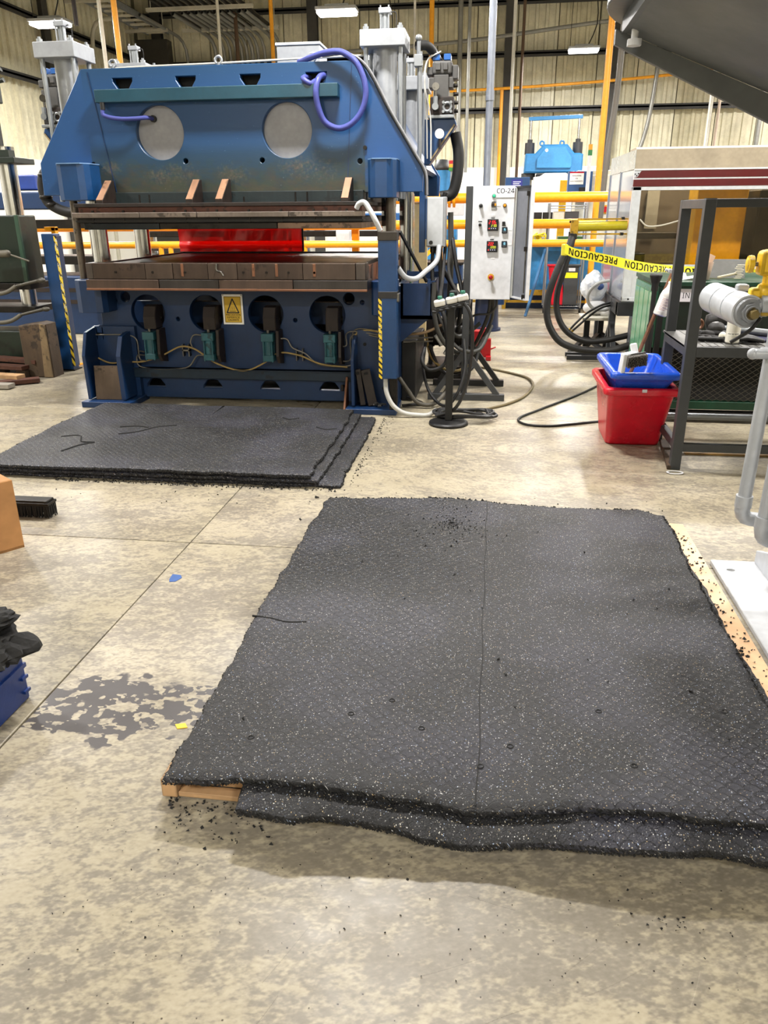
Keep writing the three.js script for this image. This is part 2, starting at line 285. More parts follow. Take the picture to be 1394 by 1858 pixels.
function sheetGeo(x0, x1, z0, z1, topY, th, edge, seed, nx = 110, nz = 130) {
  const P = (u, v, lift, shrink) => {
    let x = x0 + u * (x1 - x0), z = z0 + v * (z1 - z0);
    const e = edge(u, v), ex = u < 0.5 ? -1 : 1, ez = v < 0.5 ? -1 : 1;
    const wu = Math.max(0, 1 - Math.min(u, 1 - u) / 0.05), wv = Math.max(0, 1 - Math.min(v, 1 - v) / 0.05);
    x += ex * wu * ((fbm(z * 9, u * 3, 0, seed, 3) - 0.5) * 0.03 + (fbm(z * 70, ex * 9 + 20, 0, seed + 1, 2) - 0.5) * 0.006) + e[0] - ex * shrink;
    z += ez * wv * ((fbm(x * 9, v * 3 + 7, 0, seed + 2, 3) - 0.5) * 0.03 + (fbm(x * 70, ez * 9 + 20, 0, seed + 3, 2) - 0.5) * 0.006) + e[1] - ez * shrink;
    const r = Math.max(wu, wv); const round = r > 0.85 ? (r - 0.85) * 0.045 : 0;
    return [x, topY(x, z) - round + lift, z];
  };
  const pos = [], uv = [], idx = [];
  const push = (p, s = 0) => { pos.push(...p); uv.push(p[0] + s, p[2] + s); };
  for (let j = 0; j <= nz; j++) for (let i = 0; i <= nx; i++) push(P(i / nx, j / nz, 0, 0));
  const at = (i, j) => j * (nx + 1) + i;
  for (let j = 0; j < nz; j++) for (let i = 0; i < nx; i++) idx.push(at(i, j), at(i, j + 1), at(i + 1, j), at(i + 1, j), at(i, j + 1), at(i + 1, j + 1));
  const rim = [];
  for (let i = 0; i < nx; i++) rim.push([i / nx, 0]); for (let j = 0; j < nz; j++) rim.push([1, j / nz]);
  for (let i = nx; i > 0; i--) rim.push([i / nx, 1]); for (let j = nz; j > 0; j--) rim.push([0, j / nz]);
  const k0 = pos.length / 3, R = rim.length;
  for (const [l, s] of [[0, 0], [-0.45 * th, -0.004], [-th, 0.008]]) for (const [u, v] of rim) { const p = P(u, v, l, s); pos.push(...p); uv.push(p[0] + p[1], p[2] + p[1]); }
  for (let q = 0; q < 2; q++) for (let i = 0; i < R; i++) { const a = k0 + q * R + i, b = k0 + q * R + (i + 1) % R; idx.push(a, b, a + R, b, b + R, a + R); }
  const k1 = pos.length / 3, bx = 16, bz = 20;
  for (let j = 0; j <= bz; j++) for (let i = 0; i <= bx; i++) push(P(i / bx, j / bz, -th, 0.008));
  for (let j = 0; j < bz; j++) for (let i = 0; i < bx; i++) { const a = k1 + j * (bx + 1) + i; idx.push(a, a + 1, a + bx + 1, a + 1, a + bx + 2, a + bx + 1); }
  const g = new THREE.BufferGeometry(); g.setAttribute('position', new THREE.Float32BufferAttribute(pos, 3)); g.setAttribute('uv', new THREE.Float32BufferAttribute(uv, 2)); g.setIndex(idx); g.computeVertexNormals();
  const fringe = (n, size, where) => {                            // torn crumbs that stick out of the rim
    const gs = [];
    for (let i = 0; i < n; i++) {
      const w = where(rnd()); const p = P(w[0], w[1], -th * rnd() * 0.9, -size * 0.3 * rnd());
      const s = size * (0.35 + rnd()); const t = new THREE.TetrahedronGeometry(s, 0); t.scale(0.5 + rnd(), 0.4 + 0.5 * rnd(), 0.4 + rnd()); t.rotateY(rnd() * 6); t.rotateX(rnd() * 6); t.translate(p[0], Math.max(p[1], 0.004), p[2]); gs.push(t);
    }
    return gs;
  };
  return { g, P, fringe };
}
const rimAny = (r) => { const q = r * 4; return q < 1 ? [q, 0] : q < 2 ? [1, q - 1] : q < 3 ? [q - 2, 1] : [0, q - 3]; };
function crumbs(n, at, s0, s1) { const gs = []; for (let i = 0; i < n; i++) { const p = at(); const t = new THREE.TetrahedronGeometry(rr(s0, s1), 0); t.scale(0.5 + rnd(), 0.5, 0.4 + rnd()); t.rotateY(rnd() * 6); t.rotateX(rnd() * 3); t.translate(...p); gs.push(t); } return gs; }

// ---- front pile on its pallet
const wave = (x, z) => 0.005 * Math.sin(x * 5.2 + z * 1.3) + 0.006 * Math.sin(z * 4.1 + 0.8 + x * 2.2) + 0.004 * Math.sin(x * 9 - z * 3);
const frontLip = (x, z) => { const w = sstep(-1.85, -1.55, z); return w * (0.010 * Math.sin((x + 0.75) * 6.2) - 0.012 * Math.exp(-(((x - 0.0) / 0.12) ** 2)) + 0.008 * Math.exp(-(((x - 0.16) / 0.1) ** 2))); };
const backLip = (x, z) => { const w = sstep(-3.5, -3.72, z); return w * (0.014 * Math.exp(-(((x + 0.15) / 0.22) ** 2)) - 0.012 * Math.exp(-(((x - 0.3) / 0.25) ** 2))); };
const topY1 = (x, z) => 0.132 + wave(x, z) + frontLip(x, z) + backLip(x, z);
const cornerCut = (u, v) => { const c = Math.max(0, 1 - (1 - u) / 0.06) * Math.max(0, 1 - v / 0.05), d = Math.max(0, 1 - u / 0.04) * Math.max(0, 1 - v / 0.04); return [-0.05 * c + 0.02 * d, 0.05 * c + 0.02 * d]; };
{
  const t = thing('rubber_sheet', 'top speckled black rubber sheet of the front pile, whole upper face in view', 'rubber sheet');
  const s = sheetGeo(-0.81, 0.852, -3.71, -1.55, topY1, 0.022, cornerCut, 31, 150, 190);
  add(t, 'sheet', s.g, rubberTop, true);
  tag(add(t, 'ragged_fringe', [...s.fringe(11000, 0.0036, rimAny), ...s.fringe(1500, 0.009, (r) => [1, r]), ...s.fringe(1500, 0.009, (r) => [r, 0])], crumbMat), null, null, null, 'stuff');
  const seam = []; for (let i = 0; i <= 60; i++) { const z = -3.69 + i * 2.13 / 60; seam.push([0.014 + 0.003 * Math.sin(i * 0.5), topY1(0.014, z) - 0.0012, z]); }
  add(t, 'mould_seam', tube(seam, 0.0026, 120, 5), crumbMat);
  const tear = [[-0.82, -2.40], [-0.75, -2.385], [-0.68, -2.36], [-0.61, -2.365]].map(([x, z]) => [x, topY1(x, z) - 0.001, z]);
  add(t, 'tear', tube(tear, 0.0045, 24, 5), m.hole);
  for (const [x, z] of [[-0.15, -1.83], [-0.62, -1.72], [0.36, -1.97], [0.42, -1.72], [-0.25, -1.95], [0.1, -1.78], [-0.36, -1.86], [0.02, -1.70], [0.72, -2.0]]) add(t, 'pit', new THREE.TorusGeometry(0.008, 0.0022, 5, 12).rotateX(Math.PI / 2).translate(x, topY1(x, z) + 0.0003, z), crumbMat);
}
{
  const t = thing('rubber_sheet', 'lower speckled rubber sheet jutting out of the front pile beneath the top sheet', 'rubber sheet');
  const s = sheetGeo(-0.59, 0.88, -3.68, -1.475, (x, z) => topY1(x, z) - 0.0235 - 0.016 * sstep(-1.6, -1.46, z), 0.022, () => [0, 0], 77, 100, 120);
  add(t, 'sheet', s.g, rubberPlain, true);
  tag(add(t, 'ragged_fringe', s.fringe(3500, 0.0038, (r) => [r, 1]), crumbMat), null, null, null, 'stuff');
}
{
  const t = thing('pallet', 'low wooden pallet under the front pile, its board ends showing at the left corner', 'pallet');
  for (let i = 0; i < 7; i++) { const z = -1.63 - i * 0.32; add(t, 'deck_board', box(-0.80, 0.87, 0.058, 0.078, z - 0.1, z, 0.003), m.wood); }
  add(t, 'stringer', box(-0.795, -0.75, 0.004, 0.058, -3.6, -1.70, 0.004), m.wood); add(t, 'corner_block', box(-0.845, -0.80, 0.004, 0.062, -1.70, -1.60, 0.004), m.wood);
  for (const x of [-0.05, 0.8]) add(t, 'stringer', box(x, x + 0.045, 0.004, 0.058, -3.6, -1.70, 0.004), m.wood);
  add(t, 'bottom_board', box(-0.80, -0.5, 0.004, 0.02, -1.64, -1.605, 0.003), m.wood);
  add(t, 'end_board', box(-0.80, -0.35, 0.02, 0.058, -1.66, -1.64, 0.003), m.wood);
  fin(t);
}
one('board', 'pale peach edge board lying along the right side of the front rubber pile', 'board', extY([[0.80, -3.64], [0.957, -3.62], [0.957, -1.6], [0.80, -1.6]], 0.079, 0.086, [], 0.001), M(0xf3c79a, 0.55));
// loose crumbs
tag(add(scene, 'rubber_crumb', [
  ...crumbs(150, () => [rr(-0.82, -0.5), 0.002, -1.60 + 0.16 * rnd() * rnd() + rr(-0.02, 0.03)], 0.0015, 0.007), ...crumbs(90, () => [rr(-0.9, 0.6), 0.002, rr(-1.5, -1.2)], 0.0012, 0.004), ...crumbs(18, () => [0.43 + rr(-0.06, 0.06), 0.003, -1.36 + rr(-0.02, 0.02)], 0.002, 0.006),
  ...crumbs(80, () => [rr(-1.4, 1.0), 0.002, rr(-1.3, -0.9)], 0.001, 0.0032), ...crumbs(90, () => [rr(-3, 1), 0.003, rr(-4.15, -3.8)], 0.002, 0.008), ...crumbs(300, () => [rr(-2.6, -0.85), 0.003, -4.14 + rr(-0.02, 0.03)], 0.003, 0.010),
  ...crumbs(150, () => [-0.80 + rr(-0.03, 0.16) * rnd() * rnd(), 0.003, rr(-5.9, -4.2)], 0.002, 0.008), ...crumbs(5, () => [rr(-1.0, -0.5), 0.008, rr(-4.0, -3.6)], 0.01, 0.018)], crumbMat), 'scattered black rubber crumbs lying loose over the concrete floor', 'rubber crumbs', null, 'stuff');
tag(add(scene, 'rubber_crumb', [...crumbs(300, () => { const a = rnd() * 6.3, r = 0.28 * Math.sqrt(rnd()) * rnd(); const x = -0.15 + Math.cos(a) * r, z = -3.38 + Math.sin(a) * r * 1.6; return [x, topY1(x, z) + 0.002, z]; }, 0.0015, 0.006),
  ...crumbs(40, () => { const x = rr(-0.7, 0.8), z = rr(-3.6, -1.8); return [x, topY1(x, z) + 0.003, z]; }, 0.003, 0.008),
  ...crumbs(140, () => { const x = rr(0.88, 0.95); return [x, 0.089, rr(-3.5, -2.2)]; }, 0.002, 0.008)], crumbMat), 'loose black crumbs strewn on the far end of the front rubber sheet', 'rubber crumbs', null, 'stuff');

// ---- pile in front of the press
const wv2 = (x, z) => 0.006 * Math.sin(x * 4 + z * 2) + 0.005 * Math.sin(z * 5 - x * 2.4);
const pile = [
  [-3.02, -0.845, -5.79, -4.175, 0.025, 'bottom rubber sheet of the pile by the press, widest and lying on the floor', 1],
  [-3.06, -0.965, -5.78, -4.17, 0.053, 'middle rubber sheet of the pile by the press, just under the cracked top one', 1],
  [-3.10, -1.02, -5.78, -4.165, 0.084, 'top cracked rubber sheet of the pile in front of the blue press', 0],
];
pile.forEach(([x0, x1, z0, z1, y, label, plain], i) => {
  const t = thing('rubber_sheet', label, 'rubber sheet');
  const yy = (x, z) => y + wv2(x, z) * 0.5 * (i / 2) + 0.02 * (i / 2) * Math.exp(-(((x + 2.75) / 0.2) ** 2 + ((z + 4.75) / 0.3) ** 2));
  const s = sheetGeo(x0, x1, z0, z1, yy, 0.022, (u, v) => [(v < 0.4 ? 0.05 * (0.4 - v) : 0) * (u < 0.5 ? 1 : -1), 0], 131 + i * 9, 100, 90);
  add(t, 'sheet', s.g, plain ? rubberPlain : rubberTop, true);
  tag(add(t, 'ragged_fringe', s.fringe(5000, 0.006, rimAny), crumbMat), null, null, null, 'stuff');
  if (i === 2) for (const c of [[[-2.86, -4.72], [-2.74, -4.74], [-2.66, -4.62], [-2.58, -4.63], [-2.64, -4.56], [-2.7, -4.43]], [[-2.52, -4.86], [-2.42, -4.95], [-2.34, -5.1], [-2.22, -5.16]], [[-2.6, -5.05], [-2.5, -5.1], [-2.4, -5.08]], [[-1.5, -5.42], [-1.44, -5.38], [-1.38, -5.42]], [[-1.2, -5.2], [-1.12, -5.15], [-1.05, -5.18]]])
    add(t, 'crack', tube(c.map(([x, z]) => [x, yy(x, z) + 0.001, z]), 0.006, 30, 5), m.hole);
});
// ---------------------------------------------------------------- the big blue press
const pressBlueMap = canvasTex(1024, 512, (c, w, h) => {           // paint of the upper beam: greasy green-grey and rust near the hot platen
  c.fillStyle = '#154272'; c.fillRect(0, 0, w, h);
  const g = c.createLinearGradient(0, 0, 0, h); g.addColorStop(0, 'rgba(16,56,86,.6)'); g.addColorStop(0.42, 'rgba(26,74,124,0)'); g.addColorStop(0.68, 'rgba(26,50,60,.55)'); g.addColorStop(1, 'rgba(36,46,42,.92)');
  c.fillStyle = g; c.fillRect(150, 0, 725, h);
  for (let i = 0; i < 1500; i++) { const x = rr(150, 880), y = h - 150 * rnd() * rnd(); c.fillStyle = `rgba(${46 + rr(0, 30) | 0},${50 + rr(0, 16) | 0},${44},${0.05 + 0.12 * rnd()})`; c.beginPath(); c.ellipse(x, y, rr(2, 26), rr(2, 18), rnd() * 3, 0, 7); c.fill(); }
  for (const [px, py, s] of [[330, 430, 20], [390, 425, 26], [530, 430, 22], [690, 400, 24], [725, 395, 30], [760, 420, 26], [200, 400, 16]]) for (let i = 0; i < 200; i++) { c.fillStyle = `rgba(${112 + rr(-20, 25) | 0},${92 + rr(-20, 20) | 0},74,${0.05 + 0.12 * rnd()})`; c.beginPath(); c.ellipse(px + (rnd() + rnd() - 1) * s * 2.2, py + (rnd() + rnd() - 1) * s * 2.2, rr(0.6, 4), rr(0.8, 7), 0, 0, 7); c.fill(); }
  for (let i = 0; i < 160; i++) { c.fillStyle = `rgba(225,232,240,${0.2 + 0.4 * rnd()})`; c.fillRect(rnd() * w, rnd() * h, rr(0.6, 2), rr(0.6, 2)); }
});
const beamMat = new THREE.MeshStandardMaterial({ map: pressBlueMap, roughness: 0.42, bumpMap: bumpMap1, bumpScale: 0.0006 });
const PX = -2.075;
const press = thing('hydraulic_press', 'huge blue hydraulic press with two pale discs on its upper beam', 'press');
const flankL = [[-3.157, 2.52], [-3.585, 1.88], [-3.6, 1.645]], flankR = [[-0.56, 1.645], [-0.556, 1.82], [-1.0, 2.52]];
const beamPts = [[-3.6, 1.645], [-0.56, 1.645], [-0.553, 1.815], [-1.02, 2.522], [-3.152, 2.522], [-3.59, 1.88]];
const slotTop = (x) => holeP([[x - 0.078, 2.455], [x - 0.076, 2.43], [x - 0.045, 2.385], [x - 0.02, 2.378], [x + 0.02, 2.378], [x + 0.045, 2.385], [x + 0.076, 2.43], [x + 0.078, 2.455]]);
{
  const holes = [-2.83, -2.334, -1.838, -1.343].map(slotTop).concat([holeC(-2.576, 2.08, 0.19), holeC(-1.579, 2.08, 0.19)], [[-3.145, 1.865], [-2.39, 1.88], [-1.783, 1.877], [-1.03, 1.86]].map(([x, y]) => holeC(x, y, 0.019)));
  const g = prep(extZ(beamPts, -6.31, -6.25, holes, 0.004, 40)), p = g.attributes.position;
  for (let i = 0; i < p.count; i++) g.attributes.uv.setXY(i, (p.getX(i) + 3.6) / 3.05, (p.getY(i) - 1.645) / 0.877);
  const beam = add(press, 'upper_beam', g, beamMat, true);
  add(beam, 'rear_plate', extZ(beamPts, -8.1, -8.04), m.blue);
  add(beam, 'top_plate', box(-3.12, -1.03, 2.48, 2.515, -8.04, -6.31), m.blue);
  add(beam, 'side_plate', bar([-0.6, 1.82, -7.3], [-0.9, 2.3, -7.3], 1.5, 0.04), m.blue); 
  add(beam, 'side_plate', bar([-3.56, 1.88, -7.3], [-3.25, 2.35, -7.3], 1.5, 0.04), m.blue);
  add(beam, 'core', box(-3.05, -1.1, 1.66, 2.47, -8.0, -6.36), m.hole);
  for (const x of [-2.576, -1.579]) add(press, 'disc', cyl([x, 2.08, -6.36], [x, 2.08, -6.30], 0.192, 0.192, 48), M(0xa9aab0, 0.5));
  add(press, 'rail', [box(-3.025, -1.17, 2.283, 2.372, -6.25, -6.16, 0.006)], m.railTeal);
  for (const x of [-2.94, -1.21]) add(beam, 'weld_seam', bar([x < -2 ? -3.1 : -1.08, 2.5, -6.249], [x < -2 ? -2.98 : -1.13, 1.66, -6.249], 0.006, 0.004), m.blueDark);
  add(beam, 'bolt', cyl([-0.989, 1.951, -6.25], [-0.989, 1.951, -6.235], 0.016, 0.016, 6), m.darkSteel);
  add(press, 'slide_plate', box(-3.08, -1.0, 1.578, 1.66, -7.9, -6.19, 0.004), M(0x2e4a52, 0.6, 0, dirtyMap));
  // half-round guards over the guide rods, above and below
  const guard = (x0, x1, y0, y1, z0, z1) => { const r = Math.min(0.07, (x1 - x0) * 0.3); return extY([[x0, z0], [x1, z0], [x1, z1 - r], [x1 - r * 0.35, z1 - r * 0.3], [x1 - r, z1], [x0 + r, z1], [x0 + r * 0.35, z1 - r * 0.3], [x0, z1 - r]], y0, y1, [], 0.004); };
  for (const [x0, x1] of [[-3.37, -3.1], [-0.945, -0.735]]) { const q = add(press, 'rod_guard', guard(x0, x1, 1.603, 1.86, -6.25, -6.02), m.blue); add(q, 'guard_cap', extY([[x0 - 0.004, -6.25], [x1 + 0.004, -6.25], [x1 + 0.004, -6.1], [x1 - 0.04, -6.015], [x0 + 0.04, -6.015], [x0 - 0.004, -6.1]], 1.86, 1.868), M(0x7aa0cf, 0.5)); }
  for (const [x0, x1] of [[-3.36, -3.1], [-0.93, -0.74]]) add(press, 'rod_guard', guard(x0, x1, 0.757, 1.013, -6.3, -6.03), m.blueDark);
  for (const x of [-3.33, -0.80]) add(press, 'guide_rod', cyl([x, 1.0, -6.2], [x, 1.62, -6.2], 0.03, 0.03, 16), M(0x8b8175, 0.4, 0.4, dirtyMap));
  for (const [x, z] of [[-3.355, -6.6], [-3.33, -7.4], [-0.76, -7.0], [-0.80, -7.5], [-0.88, -6.75]]) add(press, 'column', cyl([x, 0.5, z], [x, 1.66, z], x < -2 ? 0.072 : 0.06, x < -2 ? 0.072 : 0.06, 24), m.chrome);
}
// gussets that brace the slide against the platen
for (const x of [-2.99, -2.28, -2.05, -1.1]) { const q = add(press, 'gusset', extX([[-5.955, 1.578], [-6.19, 1.578], [-6.19, 1.745], [-6.15, 1.745], [-5.955, 1.6]], x - 0.027, x + 0.027, [], 0.003), m.brown); add(q, 'worn_face', bar([x, 1.603, -5.956], [x, 1.744, -6.144], 0.05, 0.004), M(0xd0a384, 0.5, 0.2, dirtyMap)); }
// upper platen: layers from top to bottom
const upperP = add(press, 'upper_platen', box(-3.185, -0.95, 1.552, 1.579, -7.85, -5.92, 0.004), m.brown);
add(upperP, 'heating_plate', box(-3.16, -0.97, 1.512, 1.553, -7.8, -5.94, 0.004), M(0x8a5242, 0.6, 0.2, dirtyMap));
for (const [a, b] of [[-3.185, -2.652], [-2.648, -2.205], [-2.201, -1.505], [-1.501, -0.955]]) add(upperP, 'edge_bar', box(a, b, 1.476, 1.514, -6.0, -5.88, 0.005), M(0x9b908a, 0.45, 0.5, dirtyMap));
add(upperP, 'insulation', box(-3.15, -0.965, 1.438, 1.478, -7.8, -5.91, 0.003), M(0x2a211d, 0.8, 0, dirtyMap, 0.004));
add(upperP, 'insulation_rail', box(-3.17, -0.955, 1.447, 1.458, -6, -5.9), m.black);
add(upperP, 'mould_plate', box(-3.11, -2.51, 1.393, 1.437, -7.75, -5.90, 0.004), M(0x46505a, 0.45, 0.5, dirtyMap));
add(upperP, 'mould_plate', box(-2.505, -1.6, 1.395, 1.437, -7.75, -5.90, 0.004), m.darkSteel);
add(upperP, 'mould_plate', box(-1.595, -0.97, 1.395, 1.437, -7.75, -5.90, 0.004), M(0x9a7f6e, 0.45, 0.5, dirtyMap));
for (let i = 0; i < 9; i++) add(upperP, 'clip', box(-3.05 + i * 0.245, -3.035 + i * 0.245, 1.512, 1.53, -5.95, -5.925, 0.002), m.darkSteel);
for (let i = 0; i < 9; i++) add(upperP, 'stud', cyl([-3.03 + i * 0.245, 1.44, -5.905], [-3.03 + i * 0.245, 1.475, -5.905], 0.006, 0.006, 6), m.darkSteel);
for (const [x, y] of [[-2.73, 0.02], [-2.65, 0.02], [-1.5, 0.03], [-1.41, 0.03], [-1.9, 0.0]]) add(upperP, 'bolt', cyl([x, 1.579, -6.1], [x, 1.62 + y, -6.1], 0.007, 0.007, 8), m.darkSteel);
// lower platen
const lowerP = add(press, 'lower_platen', box(-3.13, -0.95, 0.98, 1.128, -7.75, -5.96, 0.004), m.rust);
const copperish = M(0x806a5e, 0.5, 0.3, dirtyMap);
for (const [a, b, k] of [[-3.145, -3.09, 0], [-3.088, -2.66, 1], [-2.658, -2.44, 2], [-2.438, -2.16, 1], [-2.158, -1.93, 2], [-1.928, -1.42, 1], [-1.418, -1.02, 2], [-1.018, -0.945, 0]]) add(lowerP, 'frame_bar', box(a, b, 1.033, 1.152, -6.05, -5.9 + 0.003 * k, 0.005), k === 1 ? m.platen : k === 2 ? M(0x7a675b, 0.5, 0.3, dirtyMap) : M(0x7b706a, 0.5, 0.3, dirtyMap));
for (const x of [-2.9, -2.6, -2.34, -1.88, -1.7, -1.53, -1.33]) add(lowerP, 'bolt', cyl([x, 1.085, -5.9], [x, 1.085, -5.888], 0.009, 0.009, 8), m.darkSteel);
for (const [x, w] of [[-1.80, 0.02], [-1.62, 0.02], [-1.33, 0.022], [-2.36, 0.02]]) add(lowerP, 'clamp', [box(x - w / 2, x + w / 2, 1.055, 1.148, -5.9, -5.888, 0.003)], m.copper);
add(lowerP, 'hook', tube([[-2.08, 1.15, -5.88], [-2.08, 1.10, -5.875], [-2.05, 1.09, -5.875], [-2.03, 1.06, -5.875]], 0.008, 20, 6), m.steel);
for (const [a, b, c] of [[-3.15, -2.56, 0], [-2.555, -2.08, 1], [-2.075, -1.5, 0], [-1.495, -0.93, 1]]) add(lowerP, 'base_bar', box(a, b, 0.955, 1.03, -6.1, -5.885 - 0.004 * c, 0.004), c ? M(0x65605f, 0.45, 0.4, dirtyMap) : copperish);
add(lowerP, 'base_bar', box(-3.15, -0.93, 0.95, 0.966, -7.7, -5.875, 0.003), m.copper);
add(lowerP, 'mould_bed', box(-3.05, -1.02, 1.126, 1.14, -7.7, -6.05, 0.003), M(0x2a2a2b, 0.4, 0.5, dirtyMap));
for (const z of [-7.72, -6.05]) add(lowerP, 'mould_edge', box(-3.08, -0.98, 1.126, z < -7 ? 1.155 : 1.148, z, z + 0.03, 0.003), z < -7 ? m.black : m.darkSteel);
for (const x of [-3.08, -1.0]) add(lowerP, 'mould_edge', box(x, x + 0.03, 1.126, 1.15, -7.72, -6.05, 0.003), m.darkSteel);
// lower body
{
  const slotLow = (x) => holeP([[x - 0.085, 0.118], [x - 0.08, 0.14], [x - 0.045, 0.185], [x - 0.02, 0.19], [x + 0.02, 0.19], [x + 0.045, 0.185], [x + 0.08, 0.14], [x + 0.085, 0.118]]);
  const xs = [-2.835, -2.329, -1.829, -1.318];
  const holes = xs.map((x) => holeC(x, 0.737, 0.145)).concat(xs.map(slotLow), [holeC(-3.02, 0.865, 0.042), holeC(-1.138, 0.862, 0.045), holeC(-1.03, 0.835, 0.016), holeC(-3.11, 0.835, 0.016), holeC(-1.585, 0.69, 0.016), holeC(-2.58, 0.69, 0.016)]);
  const body = add(press, 'lower_body', extZ([[-3.25, 0.03], [-0.74, 0.03], [-0.74, 0.955], [-3.25, 0.955]], -6.31, -6.25, holes, 0.004, 36), m.blueDeep);
  add(body, 'side_plate', box(-3.42, -3.25, 0.03, 0.955, -8.0, -6.5), m.blueDeep);
  add(body, 'side_plate', box(-0.78, -0.74, 0.03, 0.955, -8.0, -6.31), m.blueDeep);
  add(body, 'inner_plate', box(-3.2, -0.78, 0.62, 0.80, -6.62, -6.55), m.blueDeep);
  add(body, 'rear_plate', box(-3.25, -0.74, 0.0, 0.955, -8.0, -7.94), m.hole);
  add(body, 'bottom_plate', box(-3.2, -0.78, 0.0, 0.03, -7.9, -6.45), m.hole);
  add(press, 'ledge', [box(-3.05, -1.12, 0.208, 0.29, -6.25, -6.19, 0.005), box(-3.05, -1.12, 0.284, 0.29, -6.25, -6.17, 0.002)], M(0x244a6b, 0.5, 0, dirtyMap));
  add(press, 'drain_cock', [cyl([-1.2, 0.16, -6.25], [-1.2, 0.16, -6.2], 0.014), cyl([-1.2, 0.18, -6.2], [-1.2, 0.13, -6.2], 0.012)], m.brown);
  for (const x of xs) {
    const k = 1 + 0 * x, ox = x + 0.06;
    const arm = add(press, 'latch_arm', extX([[-6.3, 0.62], [-6.12, 0.625], [-6.115, 0.72], [-6.15, 0.80], [-6.22, 0.81], [-6.3, 0.80]], ox - 0.05, ox + 0.055, [], 0.006), m.brown);
    add(arm, 'pivot', cyl([ox - 0.06, 0.7, -6.25], [ox + 0.065, 0.7, -6.25], 0.025), m.darkSteel);
    add(press, 'cylinder_bracket', extX([[-6.25, 0.34], [-6.14, 0.36], [-6.10, 0.42], [-6.12, 0.62], [-6.25, 0.62]], ox + 0.05, ox + 0.075, [], 0.003), m.brown);
    const pc = add(press, 'air_cylinder', cyl([ox - 0.02, 0.42, -6.15], [ox - 0.02, 0.55, -6.15], 0.041, 0.041, 20), m.teal);
    add(pc, 'end_block', box(ox - 0.07, ox + 0.03, 0.535, 0.60, -6.2, -6.1, 0.006), m.teal);
    add(pc, 'end_block', box(ox - 0.065, ox + 0.025, 0.375, 0.425, -6.195, -6.105, 0.006), m.teal);
    for (const [a, b] of [[-0.055, -6.11], [0.015, -6.11], [-0.055, -6.19], [0.015, -6.19]]) add(pc, 'tie_rod', cyl([ox + a, 0.37, b], [ox + a, 0.60, b], 0.006, 0.006, 6), m.teal);
    add(pc, 'piston_rod', cyl([ox - 0.02, 0.60, -6.15], [ox - 0.02, 0.645, -6.15], 0.013, 0.013, 10), m.steel);
  }
  // copper air lines and hoses on the face
  const cu = M(0x9a958a, 0.4, 0.6), hoseTan = M(0xb49a5e, 0.6);
  const pipes = [[[-3.3, 0.56, -6.2], [-2.98, 0.553, -6.2], [-2.94, 0.52, -6.2], [-2.93, 0.36, -6.2], [-2.86, 0.355, -6.17]], [[-2.93, 0.43, -6.2], [-2.87, 0.428, -6.17]],
    [[-2.87, 0.4, -6.17], [-2.95, 0.39, -6.2], [-2.95, 0.31, -6.2], [-2.65, 0.285, -6.19], [-2.5, 0.31, -6.19], [-2.42, 0.40, -6.19], [-2.34, 0.405, -6.17]], [[-2.34, 0.57, -6.17], [-2.44, 0.565, -6.2], [-2.47, 0.51, -6.2], [-2.46, 0.47, -6.2]],
    [[-1.73, 0.55, -6.17], [-1.65, 0.545, -6.2], [-1.61, 0.48, -6.2], [-1.5, 0.43, -6.2], [-1.4, 0.35, -6.2], [-1.16, 0.335, -6.2], [-1.1, 0.36, -6.2], [-1.09, 0.62, -6.2], [-0.78, 0.605, -6.12]], [[-1.22, 0.5, -6.17], [-1.16, 0.5, -6.2], [-1.15, 0.6, -6.2], [-0.78, 0.585, -6.12]], [[-1.22, 0.38, -6.17], [-1.13, 0.385, -6.2], [-1.11, 0.58, -6.2], [-0.78, 0.565, -6.12]]];
  for (const p of pipes) add(press, 'air_line', tube(p, 0.0065, p.length * 10, 6), cu);
  const hoses = [[[-3.4, 0.42, -6.2], [-3.2, 0.33, -6.18], [-3.05, 0.34, -6.18], [-2.9, 0.345, -6.18], [-2.72, 0.40, -6.18], [-2.55, 0.475, -6.18], [-2.44, 0.46, -6.18], [-2.25, 0.34, -6.18], [-2.02, 0.285, -6.18], [-1.85, 0.35, -6.18], [-1.72, 0.435, -6.18], [-1.55, 0.42, -6.18], [-1.38, 0.355, -6.18], [-1.15, 0.33, -6.18]], [[-1.10, 0.34, -6.18], [-1.07, 0.6, -6.18], [-0.98, 0.63, -6.16], [-0.78, 0.605, -6.1]]];
  for (const p of hoses) add(press, 'air_hose', tube(p, 0.0075, p.length * 10, 6), hoseTan);
  for (const [x, y] of [[-2.52, 0.44], [-1.55, 0.42], [-3.26, 0.57], [-3.03, 0.53]]) add(press, 'pipe_clip', [box(x - 0.03, x - 0.022, y - 0.05, y + 0.05, -6.25, -6.2), box(x + 0.022, x + 0.03, y - 0.05, y + 0.05, -6.25, -6.2), box(x - 0.03, x + 0.03, y - 0.006, y + 0.006, -6.23, -6.2)], m.steel);
}
